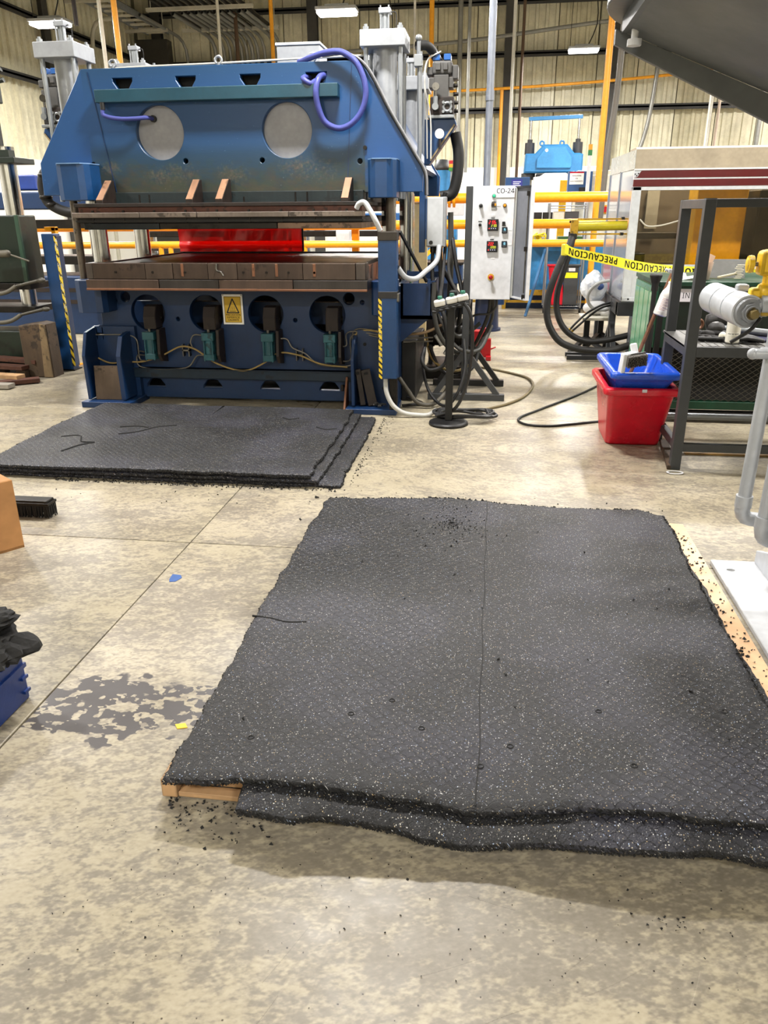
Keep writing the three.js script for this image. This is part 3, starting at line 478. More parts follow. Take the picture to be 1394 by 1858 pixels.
// the two feet
{
  const plate = (x0, x1, top) => extX([[-6.25, 0.06], [-5.98, 0.06], [-5.97, 0.42], [-6.05, top - 0.03], [-6.25, top]], x0, x1, [], 0.003);
  const f = add(press, 'foot', [box(-3.36, -2.93, 0.0, 0.05, -6.3, -5.92, 0.006)], m.blueDark);
  add(f, 'side_plate', plate(-3.325, -3.295, 0.63), m.blueDark); add(f, 'side_plate', plate(-3.03, -2.99, 0.60), m.blueDark);
  add(f, 'back_plate', box(-3.3, -2.95, 0.05, 0.63, -6.3, -6.2), m.blueDeep);
  const f2 = add(press, 'foot', box(-1.13, -0.72, 0.0, 0.045, -6.3, -5.93, 0.006), m.blueDark);
  add(f2, 'side_plate', plate(-1.085, -1.06, 0.60), m.blueDark); add(f2, 'side_plate', box(-0.79, -0.74, 0.04, 0.66, -6.3, -5.98, 0.006), m.blueDark);
  add(f2, 'back_plate', box(-1.06, -0.78, 0.04, 0.63, -6.3, -6.16), m.blueDeep);
  for (const [x, y] of [[-0.85, 0.27], [-0.85, 0.17], [-1.0, 0.52], [-0.88, 0.52]]) add(f2, 'bolt_hole', cyl([x, y, -6.17], [x, y, -6.155], 0.014, 0.014, 10), m.hole);
}
// cylinders on top
function ramCylinder(x, z, parent, h = 0) {
  const b = add(parent, 'lift_cylinder', cyl([x, 1.7, z], [x, 2.625 + h, z], 0.088, 0.088, 36), m.cylGrey);
  add(b, 'end_block', box(x - 0.165, x + 0.165, 2.62 + h, 2.728 + h, z - 0.17, z + 0.17, 0.006), m.cylGrey);
  for (const sx of [-0.125, 0.125]) for (const sz of [-0.125, 0.125]) { add(b, 'tie_rod', cyl([x + sx, 1.6, z + sz], [x + sx, 2.64 + h, z + sz], 0.018, 0.018, 12), m.galv); add(b, 'nut', [cyl([x + sx, 2.728 + h, z + sz], [x + sx, 2.752 + h, z + sz], 0.022, 0.022, 6), cyl([x + sx, 2.752 + h, z + sz], [x + sx, 2.767 + h, z + sz], 0.012, 0.012, 8)], m.galv); }
  add(b, 'upper_cylinder', cyl([x, 2.728 + h, z], [x, 2.88 + h, z], 0.03, 0.03, 20), m.galv);
  add(b, 'upper_block', box(x - 0.043, x + 0.043, 2.85 + h, 2.885 + h, z - 0.043, z + 0.043, 0.004), m.cylGrey);
  for (const sx of [-0.03, 0.03]) add(b, 'upper_tie_rod', cyl([x + sx, 2.728 + h, z + 0.03], [x + sx, 2.9 + h, z + 0.03], 0.006, 0.006, 6), m.galv);
  add(b, 'sensor_cord', tube([[x + 0.04, 2.86 + h, z], [x + 0.075, 2.86 + h, z], [x + 0.085, 2.82 + h, z], [x + 0.08, 2.75 + h, z]], 0.004, 20, 5), m.black);
}
ramCylinder(-0.868, -6.5, press); ramCylinder(-3.39, -6.5, press); ramCylinder(-3.36, -7.75, press, 0.05); ramCylinder(-0.80, -7.75, press, -0.12);
add(press, 'top_rod', tube([[-3.2, 2.53, -6.4], [-2.9, 2.545, -6.4], [-2.1, 2.556, -6.4], [-1.4, 2.57, -6.4], [-1.02, 2.575, -6.4]], 0.008, 30, 6), M(0xc9c4b4, 0.5));
for (const x of [-2.96, -2.12, -1.40]) add(press, 'lifting_eye', [new THREE.TorusGeometry(0.026, 0.009, 8, 16).translate(x, 2.575, -6.4), cyl([x, 2.52, -6.4], [x, 2.56, -6.4], 0.014)], m.galv);
// air side block: valve stacks on blue brackets
function valveStack(x, s, parent, z = -6.9) {
  const br = add(parent, 'valve_bracket', extZ([[x - 0.13 * s, 2.19], [x + 0.11 * s, 2.19], [x + 0.125 * s, 2.15], [x - 0.09 * s, 1.86], [x - 0.13 * s, 1.86]], z - 0.1, z + 0.06, [], 0.004), m.blue);
  add(br, 'bracket_rib', bar([x + 0.11 * s, 2.15, z + 0.06], [x - 0.08 * s, 1.89, z + 0.06], 0.03, 0.012), M(0xa9956f, 0.6));
  const b = add(parent, 'valve_block', box(x - 0.085, x + 0.1, 2.215, 2.345, z - 0.12, z + 0.1, 0.008), m.brown);
  add(b, 'foot_plate', box(x - 0.1, x + 0.105, 2.192, 2.215, z - 0.13, z + 0.12, 0.004), m.galv);
  add(b, 'valve_body', [box(x - 0.06, x + 0.055, 2.34, 2.50, z - 0.1, z + 0.07, 0.006), box(x - 0.1, x + 0.09, 2.41, 2.485, z - 0.1, z + 0.05, 0.006)], m.valve);
  add(b, 'valve_head', [box(x - 0.075, x + 0.08, 2.5, 2.60, z - 0.1, z + 0.06, 0.02), box(x + 0.08, x + 0.125, 2.47, 2.57, z - 0.09, z + 0.04, 0.01), box(x - 0.12, x - 0.07, 2.5, 2.56, z - 0.09, z + 0.04, 0.01), box(x - 0.05, x - 0.01, 2.53, 2.58, z + 0.05, z + 0.08, 0.004), box(x + 0.01, x + 0.045, 2.53, 2.58, z + 0.05, z + 0.08, 0.004)], m.valve);
  for (const k of [-0.045, 0.04]) { const q = add(b, 'solenoid', box(x + k - 0.028, x + k + 0.028, 2.6, 2.645, z - 0.06, z + 0.05, 0.006), M(0x1c6fc9, 0.4)); }
  add(b, 'gauge', [cyl([x - 0.04, 2.41, z + 0.12], [x - 0.04, 2.41, z + 0.145], 0.028, 0.028, 20), cyl([x - 0.04, 2.30, z + 0.13], [x - 0.04, 2.39, z + 0.13], 0.01)], m.steel);
  add(b, 'elbow_fitting', [cyl([x - 0.04, 2.27, z + 0.1], [x - 0.04, 2.27, z + 0.17], 0.026, 0.026, 10), cyl([x - 0.04, 2.27, z + 0.15], [x - 0.04, 2.34, z + 0.15], 0.018)], m.galv);
  add(b, 'flange', [new THREE.TorusGeometry(0.03, 0.011, 8, 14).translate(x + 0.05, 2.27, z + 0.105), ...[[-1, -1], [1, -1], [-1, 1], [1, 1]].map(([a, c]) => cyl([x + 0.05 + a * 0.03, 2.27 + c * 0.032, z + 0.1], [x + 0.05 + a * 0.03, 2.27 + c * 0.032, z + 0.125], 0.011, 0.011, 8))], m.galv);
  for (const [a, y] of [[0.1, 2.25], [0.1, 2.31], [0.1, 2.37], [0.095, 2.43]]) add(b, 'side_port', cyl([x + a * 0.9, y, z], [x + a + 0.03, y, z], 0.016, 0.012, 8), m.darkSteel);
}
valveStack(-0.47, 1, press); 
{ const z = -6.95; for (const [x, s] of [[-3.76, -1]]) valveStack(x, s, press, z); }
add(press, 'pressure_gauge', [cyl([-0.475, 2.08, -6.8], [-0.475, 2.08, -6.765], 0.036, 0.036, 24)], m.white);
add(press, 'pressure_gauge_stem', [cyl([-0.47, 1.97, -6.78], [-0.473, 2.05, -6.78], 0.01)], m.brown);
add(press, 'side_pipe', tube([[-0.62, 2.62, -6.6], [-0.62, 2.3, -6.6], [-0.615, 2.0, -6.6], [-0.62, 1.88, -6.6]], 0.019, 30, 10), m.galv);
add(press, 'side_pipe_head', [box(-0.66, -0.6, 2.52, 2.6, -6.64, -6.56, 0.004), cyl([-0.63, 2.60, -6.6], [-0.63, 2.70, -6.6], 0.014), sph(-0.63, 2.71, -6.6, 0.025)], m.galv);
add(press, 'top_hose', tube([[-1.02, 2.6, -7.1], [-1.2, 2.58, -7.2], [-1.38, 2.52, -7.3]], 0.035, 20, 8), m.blackRub);
add(press, 'top_hose', tube([[-0.66, 2.69, -6.75], [-0.58, 2.69, -6.8], [-0.5, 2.6, -6.95]], 0.035, 20, 8), m.blackRub);
add(press, 'return_hose', tube([[-0.36, 2.1, -6.95], [-0.33, 1.95, -6.95], [-0.34, 1.75, -6.95], [-0.38, 1.64, -6.95], [-0.47, 1.62, -6.95]], 0.045, 30, 12), m.blackRub);
add(press, 'return_hose', tube([[-3.6, 1.87, -6.6], [-3.76, 1.83, -6.6], [-3.80, 1.72, -6.6], [-3.77, 1.6, -6.6], [-3.6, 1.52, -6.6], [-3.42, 1.54, -6.6]], 0.042, 40, 12), m.blackRub);
for (const [x, y] of [[-3.77, 1.81], [-3.785, 1.64], [-3.74, 1.58]]) add(press, 'hose_clamp', sph(x, y, -6.6, 0.055, 1, 0.5, 1), m.darkSteel);
for (const off of [0, 0.012]) add(press, 'flank_cable', tube([[-1.3, 2.56, -6.28], [-1.08, 2.555, -6.24], [-0.98 + off, 2.48, -6.235], [-0.8 + off, 2.18, -6.235], [-0.62 + off, 1.9, -6.235], [-0.545 + off, 1.78, -6.22], [-0.53 + off, 1.62, -6.2]], 0.009, 50, 6), off ? M(0x8d8d90, 0.5) : m.black);
for (const [a, b] of [[-0.43, 0.03], [-0.4, 0.06]]) add(press, 'solenoid_cord', tube([[a - 0.08, 2.66, -6.85], [a - 0.12 - b, 2.6, -6.82], [a - 0.14 - b, 2.45, -6.8], [a - 0.15, 2.2, -6.78], [a - 0.14, 1.9, -6.76]], 0.006, 30, 5), M(0xd8d6cf, 0.6));
// tray at the right flank
{
  const t = add(press, 'oil_tray', [box(-0.74, -0.47, 0.97, 1.03, -6.9, -6.88), box(-0.74, -0.49, 0.69, 0.97, -6.42, -6.4), box(-0.5, -0.47, 0.69, 0.985, -6.9, -6.4), box(-0.74, -0.48, 0.69, 0.72, -6.9, -6.4), box(-0.74, -0.72, 0.69, 0.97, -6.9, -6.4)], m.blueDeep);
  add(t, 'brace', extZ([[-0.74, 0.7], [-0.5, 0.7], [-0.74, 0.5]], -6.45, -6.41), m.blueDeep);
}
add(press, 'hose_support', [bar([-0.7, 1.37, -6.0], [-0.53, 0.985, -6.38], 0.018, 0.018)], m.black);
fin(press);
// ---------------------------------------------------------------- print helpers
function printMat(t, rough = 0.5, extra = {}) { return new THREE.MeshStandardMaterial({ map: t, roughness: rough, ...extra }); }
function panel(parent, name, t, x0, x1, y0, y1, z, extra = {}) {     // flat print facing +z
  const g = new THREE.PlaneGeometry(x1 - x0, y1 - y0).translate((x0 + x1) / 2, (y0 + y1) / 2, z + 0.0012); return add(parent, name, g, printMat(t, 0.85, extra), true);
}
const SEG = { 0: 'abcdef', 1: 'bc', 2: 'abdeg', 3: 'abcdg', 4: 'bcfg', 5: 'acdfg', 6: 'acdefg', 7: 'abc', 8: 'abcdefg', 9: 'abcdfg' };
function seg7(c, s, x, y, w, h, col) {
  c.fillStyle = col; const t = h * 0.11;
  for (const ch of s) {
    if (ch === '.') { c.fillRect(x - w * 0.12, y + h - t, t, t); continue; }
    const q = SEG[ch] || ''; const R = { a: [0.1 * w, 0, 0.7 * w, t], d: [0.1 * w, h - t, 0.7 * w, t], g: [0.1 * w, h / 2 - t / 2, 0.7 * w, t], f: [0, 0, t, h / 2], b: [0.8 * w, 0, t, h / 2], e: [0, h / 2, t, h / 2], c: [0.8 * w, h / 2, t, h / 2] };
    for (const k of q) c.fillRect(x + R[k][0], y + R[k][1], R[k][2], R[k][3]); x += w * 1.12;
  }
}
// warning sign on the press
{
  const t = thing('warning_sign', 'yellow hot-surface warning sign hanging on the lower face of the press', 'sign');
  add(t, 'plate', box(-2.185, -2.012, 0.652, 0.893, -6.246, -6.238, 0.002), m.white);
  panel(t, 'print', canvasTex(360, 500, (c, w, h) => {
    c.fillStyle = '#f2f2ee'; c.fillRect(0, 0, w, h); c.fillStyle = '#d9b445'; c.fillRect(28, 34, w - 56, h - 62); c.strokeStyle = '#2c2a20'; c.lineWidth = 6; c.strokeRect(36, 42, w - 72, h - 78);
    c.strokeStyle = '#1d2433'; c.lineWidth = 20; c.lineJoin = 'round'; c.beginPath(); c.moveTo(w / 2, 75); c.lineTo(w - 75, 305); c.lineTo(75, 305); c.closePath(); c.stroke();
    c.lineWidth = 8; c.beginPath(); c.moveTo(125, 278); c.lineTo(w - 125, 278); c.stroke(); c.lineWidth = 5; for (let i = 0; i < 3; i++) { const x = 150 + i * 30; c.beginPath(); c.moveTo(x, 262); c.bezierCurveTo(x - 16, 240, x + 16, 225, x, 200); c.stroke(); }
    c.fillStyle = '#1a1712'; c.font = 'bold 42px sans-serif'; c.textAlign = 'center'; ['PRECAUCIÓN', 'SUPERFICIE', 'CALIENTE'].forEach((s, i) => c.fillText(s, w / 2, 356 + i * 43, 270));
  }), -2.183, -2.014, 0.654, 0.891, -6.2375);
  for (const y of [0.885]) add(t, 'screw', [cyl([-2.175, y, -6.25], [-2.175, y, -6.236], 0.004), cyl([-2.022, y, -6.25], [-2.022, y, -6.236], 0.004)], m.steel);
  fin(t);
}
// red plastic curtain behind the opening
{
  const g = new THREE.PlaneGeometry(1.27, 0.30, 60, 24), p = g.attributes.position;
  for (let i = 0; i < p.count; i++) { const x = p.getX(i), y = p.getY(i); p.setZ(i, 0.02 * Math.sin(x * 9 + y * 4) + 0.02 * Math.exp(-(((y + 0.06) / 0.02) ** 2)) + 0.012 * Math.sin(x * 23 - y * 13)); }
  g.computeVertexNormals(); g.translate(-2.51, 1.27, -7.85);
  const t = thing('plastic_curtain', 'creased red plastic sheet hanging behind the open platens of the press', 'curtain');
  add(t, 'sheet', g, new THREE.MeshPhysicalMaterial({ color: 0xe01212, roughness: 0.3, transmission: 0.3, thickness: 0, side: THREE.DoubleSide }));
  add(t, 'hem', cyl([-3.14, 1.42, -7.85], [-1.87, 1.42, -7.85], 0.012, 0.012, 8), m.red); add(t, 'edge', cyl([-1.875, 1.12, -7.85], [-1.875, 1.42, -7.85], 0.01, 0.01, 8), m.black);
  fin(t);
}
// striped safety posts
const tapeTex = (seed, dirty) => canvasTex(64, 1024, (c, w, h) => {
  c.fillStyle = '#e5c62a'; c.fillRect(0, 0, w, h); let s = seed;
  const r = () => (s = (s * 16807) % 2147483647) / 2147483647;
  for (let y = -40; y < h; y += 74) { c.fillStyle = '#1b1b1a'; c.beginPath(); c.moveTo(0, y); c.lineTo(w, y + 44); c.lineTo(w, y + 76); c.lineTo(0, y + 32); c.fill(); }
  for (let i = 0; i < dirty; i++) { c.fillStyle = r() > 0.5 ? 'rgba(205,200,180,.8)' : 'rgba(225,200,70,.9)'; c.fillRect(r() * w, r() * h * 0.75, 5 + r() * 30, 3 + r() * 22); }
});
{
  const t = thing('safety_post', 'blue square post with yellow striped edge beside the left end of the press', 'post');
  add(t, 'post', box(-4.395, -4.262, 0, 1.33, -7.58, -7.46, 0.008), m.blue);
  add(t, 'edge_guard', box(-4.262, -4.245, 0.04, 1.31, -7.57, -7.455, 0.004), m.blueDark);
  add(t, 'hazard_tape', new THREE.PlaneGeometry(0.032, 1.26).translate(-4.246, 0.68, -7.453), printMat(tapeTex(77, 150), 0.55), true);
  add(t, 'foot_plate', box(-4.41, -4.24, 0, 0.012, -7.6, -7.44, 0.002), m.darkSteel); fin(t);
  const q = thing('safety_post', 'slim yellow post standing just behind the left striped blue post', 'post');
  add(q, 'post', [box(-4.43, -4.385, 0, 1.385, -7.78, -7.72, 0.004), box(-4.5, -4.385, 1.35, 1.39, -7.78, -7.72, 0.004)], m.yellow); add(q, 'foot_plate', box(-4.48, -4.34, 0, 0.012, -7.82, -7.68, 0.002), m.yellow); fin(q);
  const r = thing('safety_post', 'blue square post with black and yellow tape at the right front of the press', 'post');
  add(r, 'post', box(-0.845, -0.708, 0.305, 1.37, -5.98, -5.86, 0.006), m.blue);
  add(r, 'worn_cap', box(-0.848, -0.705, 1.31, 1.373, -5.983, -5.857, 0.006), M(0x68625c, 0.5, 0.5, dirtyMap)); add(r, 'worn_band', box(-0.847, -0.706, 0.905, 0.955, -5.982, -5.858, 0.004), M(0x5a5a5c, 0.5, 0.4, dirtyMap));
  add(r, 'hazard_tape', new THREE.PlaneGeometry(0.026, 0.60).translate(-0.832, 0.605, -5.8585), printMat(tapeTex(99, 60), 0.55), true);
  add(r, 'leg', box(-0.775, -0.715, 0.045, 0.31, -5.99, -5.935, 0.004), m.darkSteel); add(r, 'latch', box(-0.712, -0.69, 0.88, 0.94, -5.95, -5.87, 0.003), m.steel); fin(r);
}
// plates and bars leaning in the feet
one('steel_plate', 'bare tan steel plate leaning inside the left foot of the press', 'plate', bxc(-3.155, 0.19, -6.04, 0.235, 0.28, 0.012, 0.002, 0.05, -0.12), M(0x8d7a6b, 0.55, 0.3, dirtyMap));
[[-1.025, -0.13, 'narrower dark steel bar leaning against the plate of the right press foot'], [-0.955, -0.20, 'broad notched dark steel bar leaning in the right press foot']].forEach(([x, rz, label], i) => {
  const t = thing('steel_bar', label, 'bar'); add(t, 'bar', bxc(x + 0.0, 0.195, -6.06, i ? 0.075 : 0.042, 0.29, 0.05, 0.004, 0.2, -0.1, -rz * 1.0), m.brown); add(t, 'notch', bxc(x - 0.02, 0.31, -6.032, 0.03, 0.016, 0.008, 0.002, 0.2, -0.1, -rz), m.hole); fin(t);
});
one('scrap_steel', 'small heap of shiny metal scraps on the right press foot', 'scrap', [...Array(9)].map((_, i) => bxc(-0.86 + rr(-0.05, 0.05), 0.058 + rr(0, 0.02), -6.02 + rr(-0.04, 0.04), rr(0.02, 0.05), 0.012, rr(0.01, 0.03), 0.002, rnd() * 3, rr(-0.3, 0.3))), m.steel);
one('wedge_plate', 'copper coloured wedge plate standing beside the right press foot', 'plate', extX([[-6.15, 0.0], [-5.96, 0.0], [-6.12, 0.26], [-6.15, 0.26]], -1.155, -1.138, [], 0.002), m.copper);
// purple sleeved hoses and white hose on the press
one('sleeved_hose', 'long purple sleeved hose looping over the right of the upper beam', 'hose', tube([[-1.50, 2.545, -6.40], [-1.38, 2.555, -6.28], [-1.25, 2.57, -6.21], [-1.14, 2.565, -6.19], [-1.03, 2.49, -6.18], [-0.968, 2.32, -6.18], [-1.0, 2.19, -6.18], [-1.08, 2.105, -6.18], [-1.175, 2.078, -6.18], [-1.27, 2.12, -6.17], [-1.315, 2.22, -6.15], [-1.325, 2.32, -6.14], [-1.31, 2.40, -6.17], [-1.29, 2.43, -6.24], [-1.27, 2.43, -6.32]], 0.021, 140, 10), m.purple);
one('sleeved_hose', 'short purple sleeved hose poking out of the rightmost top slot', 'hose', tube([[-1.41, 2.43, -6.33], [-1.425, 2.42, -6.23], [-1.42, 2.40, -6.17], [-1.37, 2.37, -6.17], [-1.35, 2.39, -6.22], [-1.345, 2.41, -6.32]], 0.019, 40, 8), m.purple);
{
  const t = thing('sleeved_hose', 'purple sleeved hose from the green rail into the left pale disc', 'hose');
  add(t, 'sleeve', tube([[-2.973, 2.25, -6.17], [-2.975, 2.205, -6.165], [-2.94, 2.188, -6.165], [-2.84, 2.172, -6.165], [-2.72, 2.172, -6.17], [-2.65, 2.18, -6.2], [-2.63, 2.18, -6.285]], 0.015, 60, 8), m.purple);
  add(t, 'fitting', [cyl([-2.973, 2.235, -6.17], [-2.973, 2.285, -6.17], 0.018), cyl([-2.63, 2.18, -6.295], [-2.63, 2.18, -6.27], 0.024)], m.black); fin(t);
}
one('white_hose', 'white hose arching from the right end of the upper platen down to the striped post', 'hose', tube([[-1.0, 1.53, -5.88], [-0.98, 1.56, -5.87], [-0.94, 1.57, -5.86], [-0.90, 1.52, -5.85], [-0.86, 1.45, -5.85], [-0.83, 1.38, -5.88]], 0.019, 40, 8), M(0xd5d7da, 0.5));
one('white_hose', 'pale grey hose sagging from the striped post up to the small junction box', 'hose', tube([[-0.71, 1.12, -5.95], [-0.66, 1.05, -6.0], [-0.59, 1.03, -6.1], [-0.52, 1.08, -6.2], [-0.45, 1.15, -6.35], [-0.44, 1.25, -6.45]], 0.02, 40, 8), M(0xb9bcc0, 0.5));
// junction boxes
{
  const t = thing('junction_box', 'small light grey junction box on a blue upright beside the press', 'junction box');
  add(t, 'box', box(-0.545, -0.395, 1.243, 1.613, -6.66, -6.5, 0.006), m.cylGrey); add(t, 'door', box(-0.54, -0.415, 1.25, 1.606, -6.5, -6.488, 0.004), M(0xc6cacd, 0.45));
  add(t, 'knob', cyl([-0.508, 1.276, -6.49], [-0.508, 1.276, -6.478], 0.015), m.black);
  add(t, 'upright', [box(-0.605, -0.56, 1.20, 1.84, -6.58, -6.5, 0.003), box(-0.57, -0.545, 1.3, 1.6, -6.58, -6.52)], m.blue);
  add(t, 'gland', [cyl([-0.5, 1.2, -6.57], [-0.5, 1.245, -6.57], 0.02), cyl([-0.44, 1.2, -6.57], [-0.44, 1.245, -6.57], 0.02)], m.black); fin(t);
}
{
  const t = thing('junction_box', 'wide grey electrical box standing on top of the press', 'junction box');
  add(t, 'box', box(-1.81, -1.46, 2.516, 2.755, -7.25, -6.95, 0.006), m.cylGrey); add(t, 'lid', box(-1.82, -1.45, 2.755, 2.775, -7.26, -6.94, 0.004), M(0xc3c7ca, 0.4)); add(t, 'latch', box(-1.83, -1.815, 2.58, 2.63, -7.0, -6.95), m.steel); fin(t);
}
// ---------------------------------------------------------------- control cabinet with its stand
{
  const t = thing('control_cabinet', 'white control cabinet marked CO-24 with red digital displays on a grey stand', 'control cabinet');
  const F = -6.585, wht = M(0xe8ebf0, 0.4);
  add(t, 'housing', box(-0.188, 0.13, 0.832, 1.688, -6.9, -6.6, 0.004), M(0x8f9398, 0.45));
  const door = add(t, 'door', box(-0.19, 0.136, 0.83, 1.69, -6.6, F, 0.005), wht);
  add(t, 'side_flange', box(0.137, 0.155, 0.845, 1.675, -6.62, -6.59, 0.003), M(0xb5b7b4, 0.5));
  const f = (zx, zy) => { const q = (zy - 65) / 1750; return [-0.19 + 0.326 * (zx - (85 - 45 * q)) / (650 - 45 * q), 1.69 - 0.86 * q]; };
  const P = (zx, zy) => { const [x, y] = f(zx, zy); return [x, y, F]; };
  const s0 = f(438, 66), s1 = f(722, 238);
  const sign = add(door, 'name_plate', box(s0[0], s1[0], s1[1], s0[1] - 0.001, F, F + 0.004, 0.001), M(0xf4f5f7, 0.4));
  panel(sign, 'print', canvasTex(512, 300, (c, w, h) => { c.fillStyle = '#f1f2f6'; c.fillRect(0, 0, w, h); c.fillStyle = '#1d1f24'; c.font = '178px sans-serif'; c.textAlign = 'center'; c.fillText('CO-24', w / 2, 190, 500); c.strokeStyle = '#1d1f24'; c.lineWidth = 6; c.strokeText('CO-24', w / 2, 190, 500); c.fillStyle = '#9aa'; for (let i = 0; i < 3; i++) c.fillRect(80 + i * 30, 240, 14, 4); }), s0[0] + 0.001, s1[0] - 0.001, s1[1] + 0.001, s0[1] - 0.002, F + 0.0046);
  const tag2 = (zx, zy, w = 0.03, h = 0.006, mt = m.black) => { const [x, y] = f(zx, zy); add(door, 'label_strip', box(x - w / 2, x + w / 2, y - h / 2, y + h / 2, F, F + 0.002), mt); };
  for (const [a, b] of [[402, 304], [392, 540], [377, 869], [195, 594], [558, 657]]) tag2(a, b);
  for (const [a, b] of [[480, 350], [398, 495], [655, 715], [387, 828], [650, 940], [390, 1155]]) tag2(a, b, 0.028, 0.016, M(0xf8f9fb, 0.4));
  const round = (zx, zy, r, d, mt, name, ring) => { const [x, y] = f(zx, zy); const b = add(door, name, lathe([[0, d], [r * 0.8, d], [r, d * 0.8], [r, 0.0], [0, 0]], 0, 0, 0, 20).rotateX(Math.PI / 2).translate(x, y, F), mt); if (ring) add(b, 'bezel', cyl([x, y, F], [x, y, F + 0.006], r * 1.35, r * 1.35, 24), ring); return b; };
  round(407, 215, 0.0125, 0.02, M(0x3fd0a0, 0.3), 'green_lamp', m.galv); round(573, 358, 0.0115, 0.02, M(0xf0a51a, 0.3), 'orange_lamp', m.black);
  round(205, 360, 0.0125, 0.035, m.black, 'selector_switch', m.galv); round(193, 645, 0.012, 0.03, m.black, 'selector_switch');
  { const [x, y] = f(360, 1455); const b = add(door, 'emergency_stop', lathe([[0, 0.045], [0.012, 0.044], [0.017, 0.038], [0.016, 0.03], [0.009, 0.026], [0.009, 0], [0, 0]], 0, 0, 0, 24).rotateX(Math.PI / 2).translate(x, y, F), m.red); add(b, 'yellow_ring', cyl([x, y, F], [x, y, F + 0.004], 0.026, 0.026, 28), M(0xe9b21e, 0.45)); }
  const disp = (z0, z1, name, draw, glow) => { const [x0, y1] = f(...z0), [x1, y0] = f(...z1); const b = add(door, name, box(x0, x1, y0, y1, F, F + 0.018, 0.003), m.black); const tt = canvasTex(256, 256, draw); panel(b, 'screen', tt, x0 + 0.004, x1 - 0.004, y0 + 0.004, y1 - 0.004, F + 0.0186, { emissive: 0xffffff, emissiveMap: tt, emissiveIntensity: glow }); };
  const pid = (a, b) => (c, w, h) => { c.fillStyle = '#0c0c0e'; c.fillRect(0, 0, w, h); seg7(c, a, 24, 20, 42, 84, '#ff2a2a'); seg7(c, b, 88, 118, 32, 52, '#d8e030'); c.fillStyle = '#777'; c.fillRect(30, 180, 170, 3); c.fillStyle = '#d33'; c.fillRect(22, 200, 28, 26); c.fillStyle = '#99a'; for (let i = 0; i < 3; i++) c.fillRect(78 + i * 55, 202, 26, 22); };
  disp([310, 560], [470, 736], 'temperature_display', pid('2195', '2100'), 0.9); disp([298, 890], [458, 1063], 'temperature_display', pid('222.', '2200'), 0.9);
  const tm = (s) => (c, w, h) => { c.fillStyle = '#14171c'; c.fillRect(0, 0, w, h); c.fillStyle = '#12303c'; c.fillRect(20, 20, w - 40, 150); seg7(c, s, 52, 36, 62, 112, '#9fe4ff'); c.fillStyle = '#555'; c.fillRect(40, 200, 176, 26); };
  disp([530, 680], [607, 775], 'timer_display', tm('15'), 0.8); disp([524, 893], [602, 990], 'timer_display', tm('10'), 0.8);
  { const [x, y] = f(403, 345); const b = add(door, 'counter', box(x - 0.019, x + 0.019, y - 0.013, y + 0.013, F, F + 0.012, 0.002), M(0x3c2a26, 0.4)); add(b, 'reset_key', box(x + 0.006, x + 0.018, y - 0.008, y + 0.01, F + 0.012, F + 0.015), m.orange); add(door, 'counter_keys', box(x - 0.019, x + 0.019, y - 0.032, y - 0.018, F, F + 0.006, 0.001), M(0xb9bab6, 0.5)); }
  { const [x, y] = f(555, 622); add(door, 'switch', box(x - 0.012, x + 0.012, y - 0.012, y + 0.012, F, F + 0.014, 0.002), m.black); }
  // open side door seen from inside
  const d = add(t, 'open_door', bar([0.158, 1.265, -6.605], [0.266, 1.265, -6.36], 0.008, 0.84), M(0x8f939d, 0.5));
  for (const y of [0.852, 1.678]) add(d, 'door_rim', bar([0.158, y, -6.605], [0.262, y, -6.365], 0.03, 0.014), y > 1 ? m.greyDark : m.white);
  add(d, 'door_rim', box(0.250, 0.280, 0.845, 1.685, -6.372, -6.357, 0.003), m.white);
  add(d, 'lock_rod', cyl([0.236, 0.9, -6.405], [0.236, 1.64, -6.405], 0.005), m.steel); for (const y of [0.87, 1.23, 1.63]) add(d, 'lock_guide', bxc(0.234, y, -6.405, 0.026, 0.035, 0.022, 0.003), m.darkSteel);
  // stand
  add(t, 'post', box(-0.245, -0.19, 0.0, 1.69, -6.66, -6.6, 0.004), m.greyPaint); add(t, 'post', box(-0.235, -0.18, 0.0, 1.1, -7.18, -7.12, 0.004), m.greyDark);
  for (const [z, mt] of [[-6.55, m.greyPaint], [-7.15, m.greyDark]]) { const xL = -0.52, xR = 0.13; add(t, 'base_bar', box(xL, xR, 0, 0.055, z - 0.03, z + 0.03, 0.004), mt); add(t, 'brace', bar([xL + 0.06, 0.045, z], [-0.21, 0.42, z], 0.045, 0.045), mt); add(t, 'brace', bar([xR - 0.06, 0.045, z], [-0.21, 0.42, z], 0.045, 0.045), mt); }
  for (const y of [0.75, 1.15]) add(t, 'rear_beam', box(-0.235, -0.19, y, y + 0.045, -7.15, -6.62, 0.004), m.greyPaint);
  for (const [i, p] of [[[-0.02, 0.83, -6.75], [-0.03, 0.7, -6.78], [-0.1, 0.5, -6.9], [-0.16, 0.38, -7.05], [-0.3, 0.33, -7.2]], [[0.0, 0.83, -6.75], [0.0, 0.66, -6.8], [-0.08, 0.46, -6.9], [-0.14, 0.3, -7.0], [-0.32, 0.25, -7.2]], [[0.03, 0.83, -6.75], [0.03, 0.76, -6.75], [-0.02, 0.7, -6.76], [-0.14, 0.68, -6.8], [-0.3, 0.55, -7]]].entries()) add(t, 'power_cable', tube(p, 0.017 - 0.004 * i, 30, 8), M(0x57554f, 0.6));
  fin(t);
}
one('conduit_pole', 'thick galvanised conduit pole rising from the white control cabinet to the roof', 'conduit', [cyl([-0.09, 1.688, -6.75], [-0.09, 8.98, -6.75], 0.028, 0.028, 16), cyl([-0.09, 2.3, -6.75], [-0.09, 2.37, -6.75], 0.033, 0.033, 16)], M(0x9fa6b4, 0.4, 0.5));
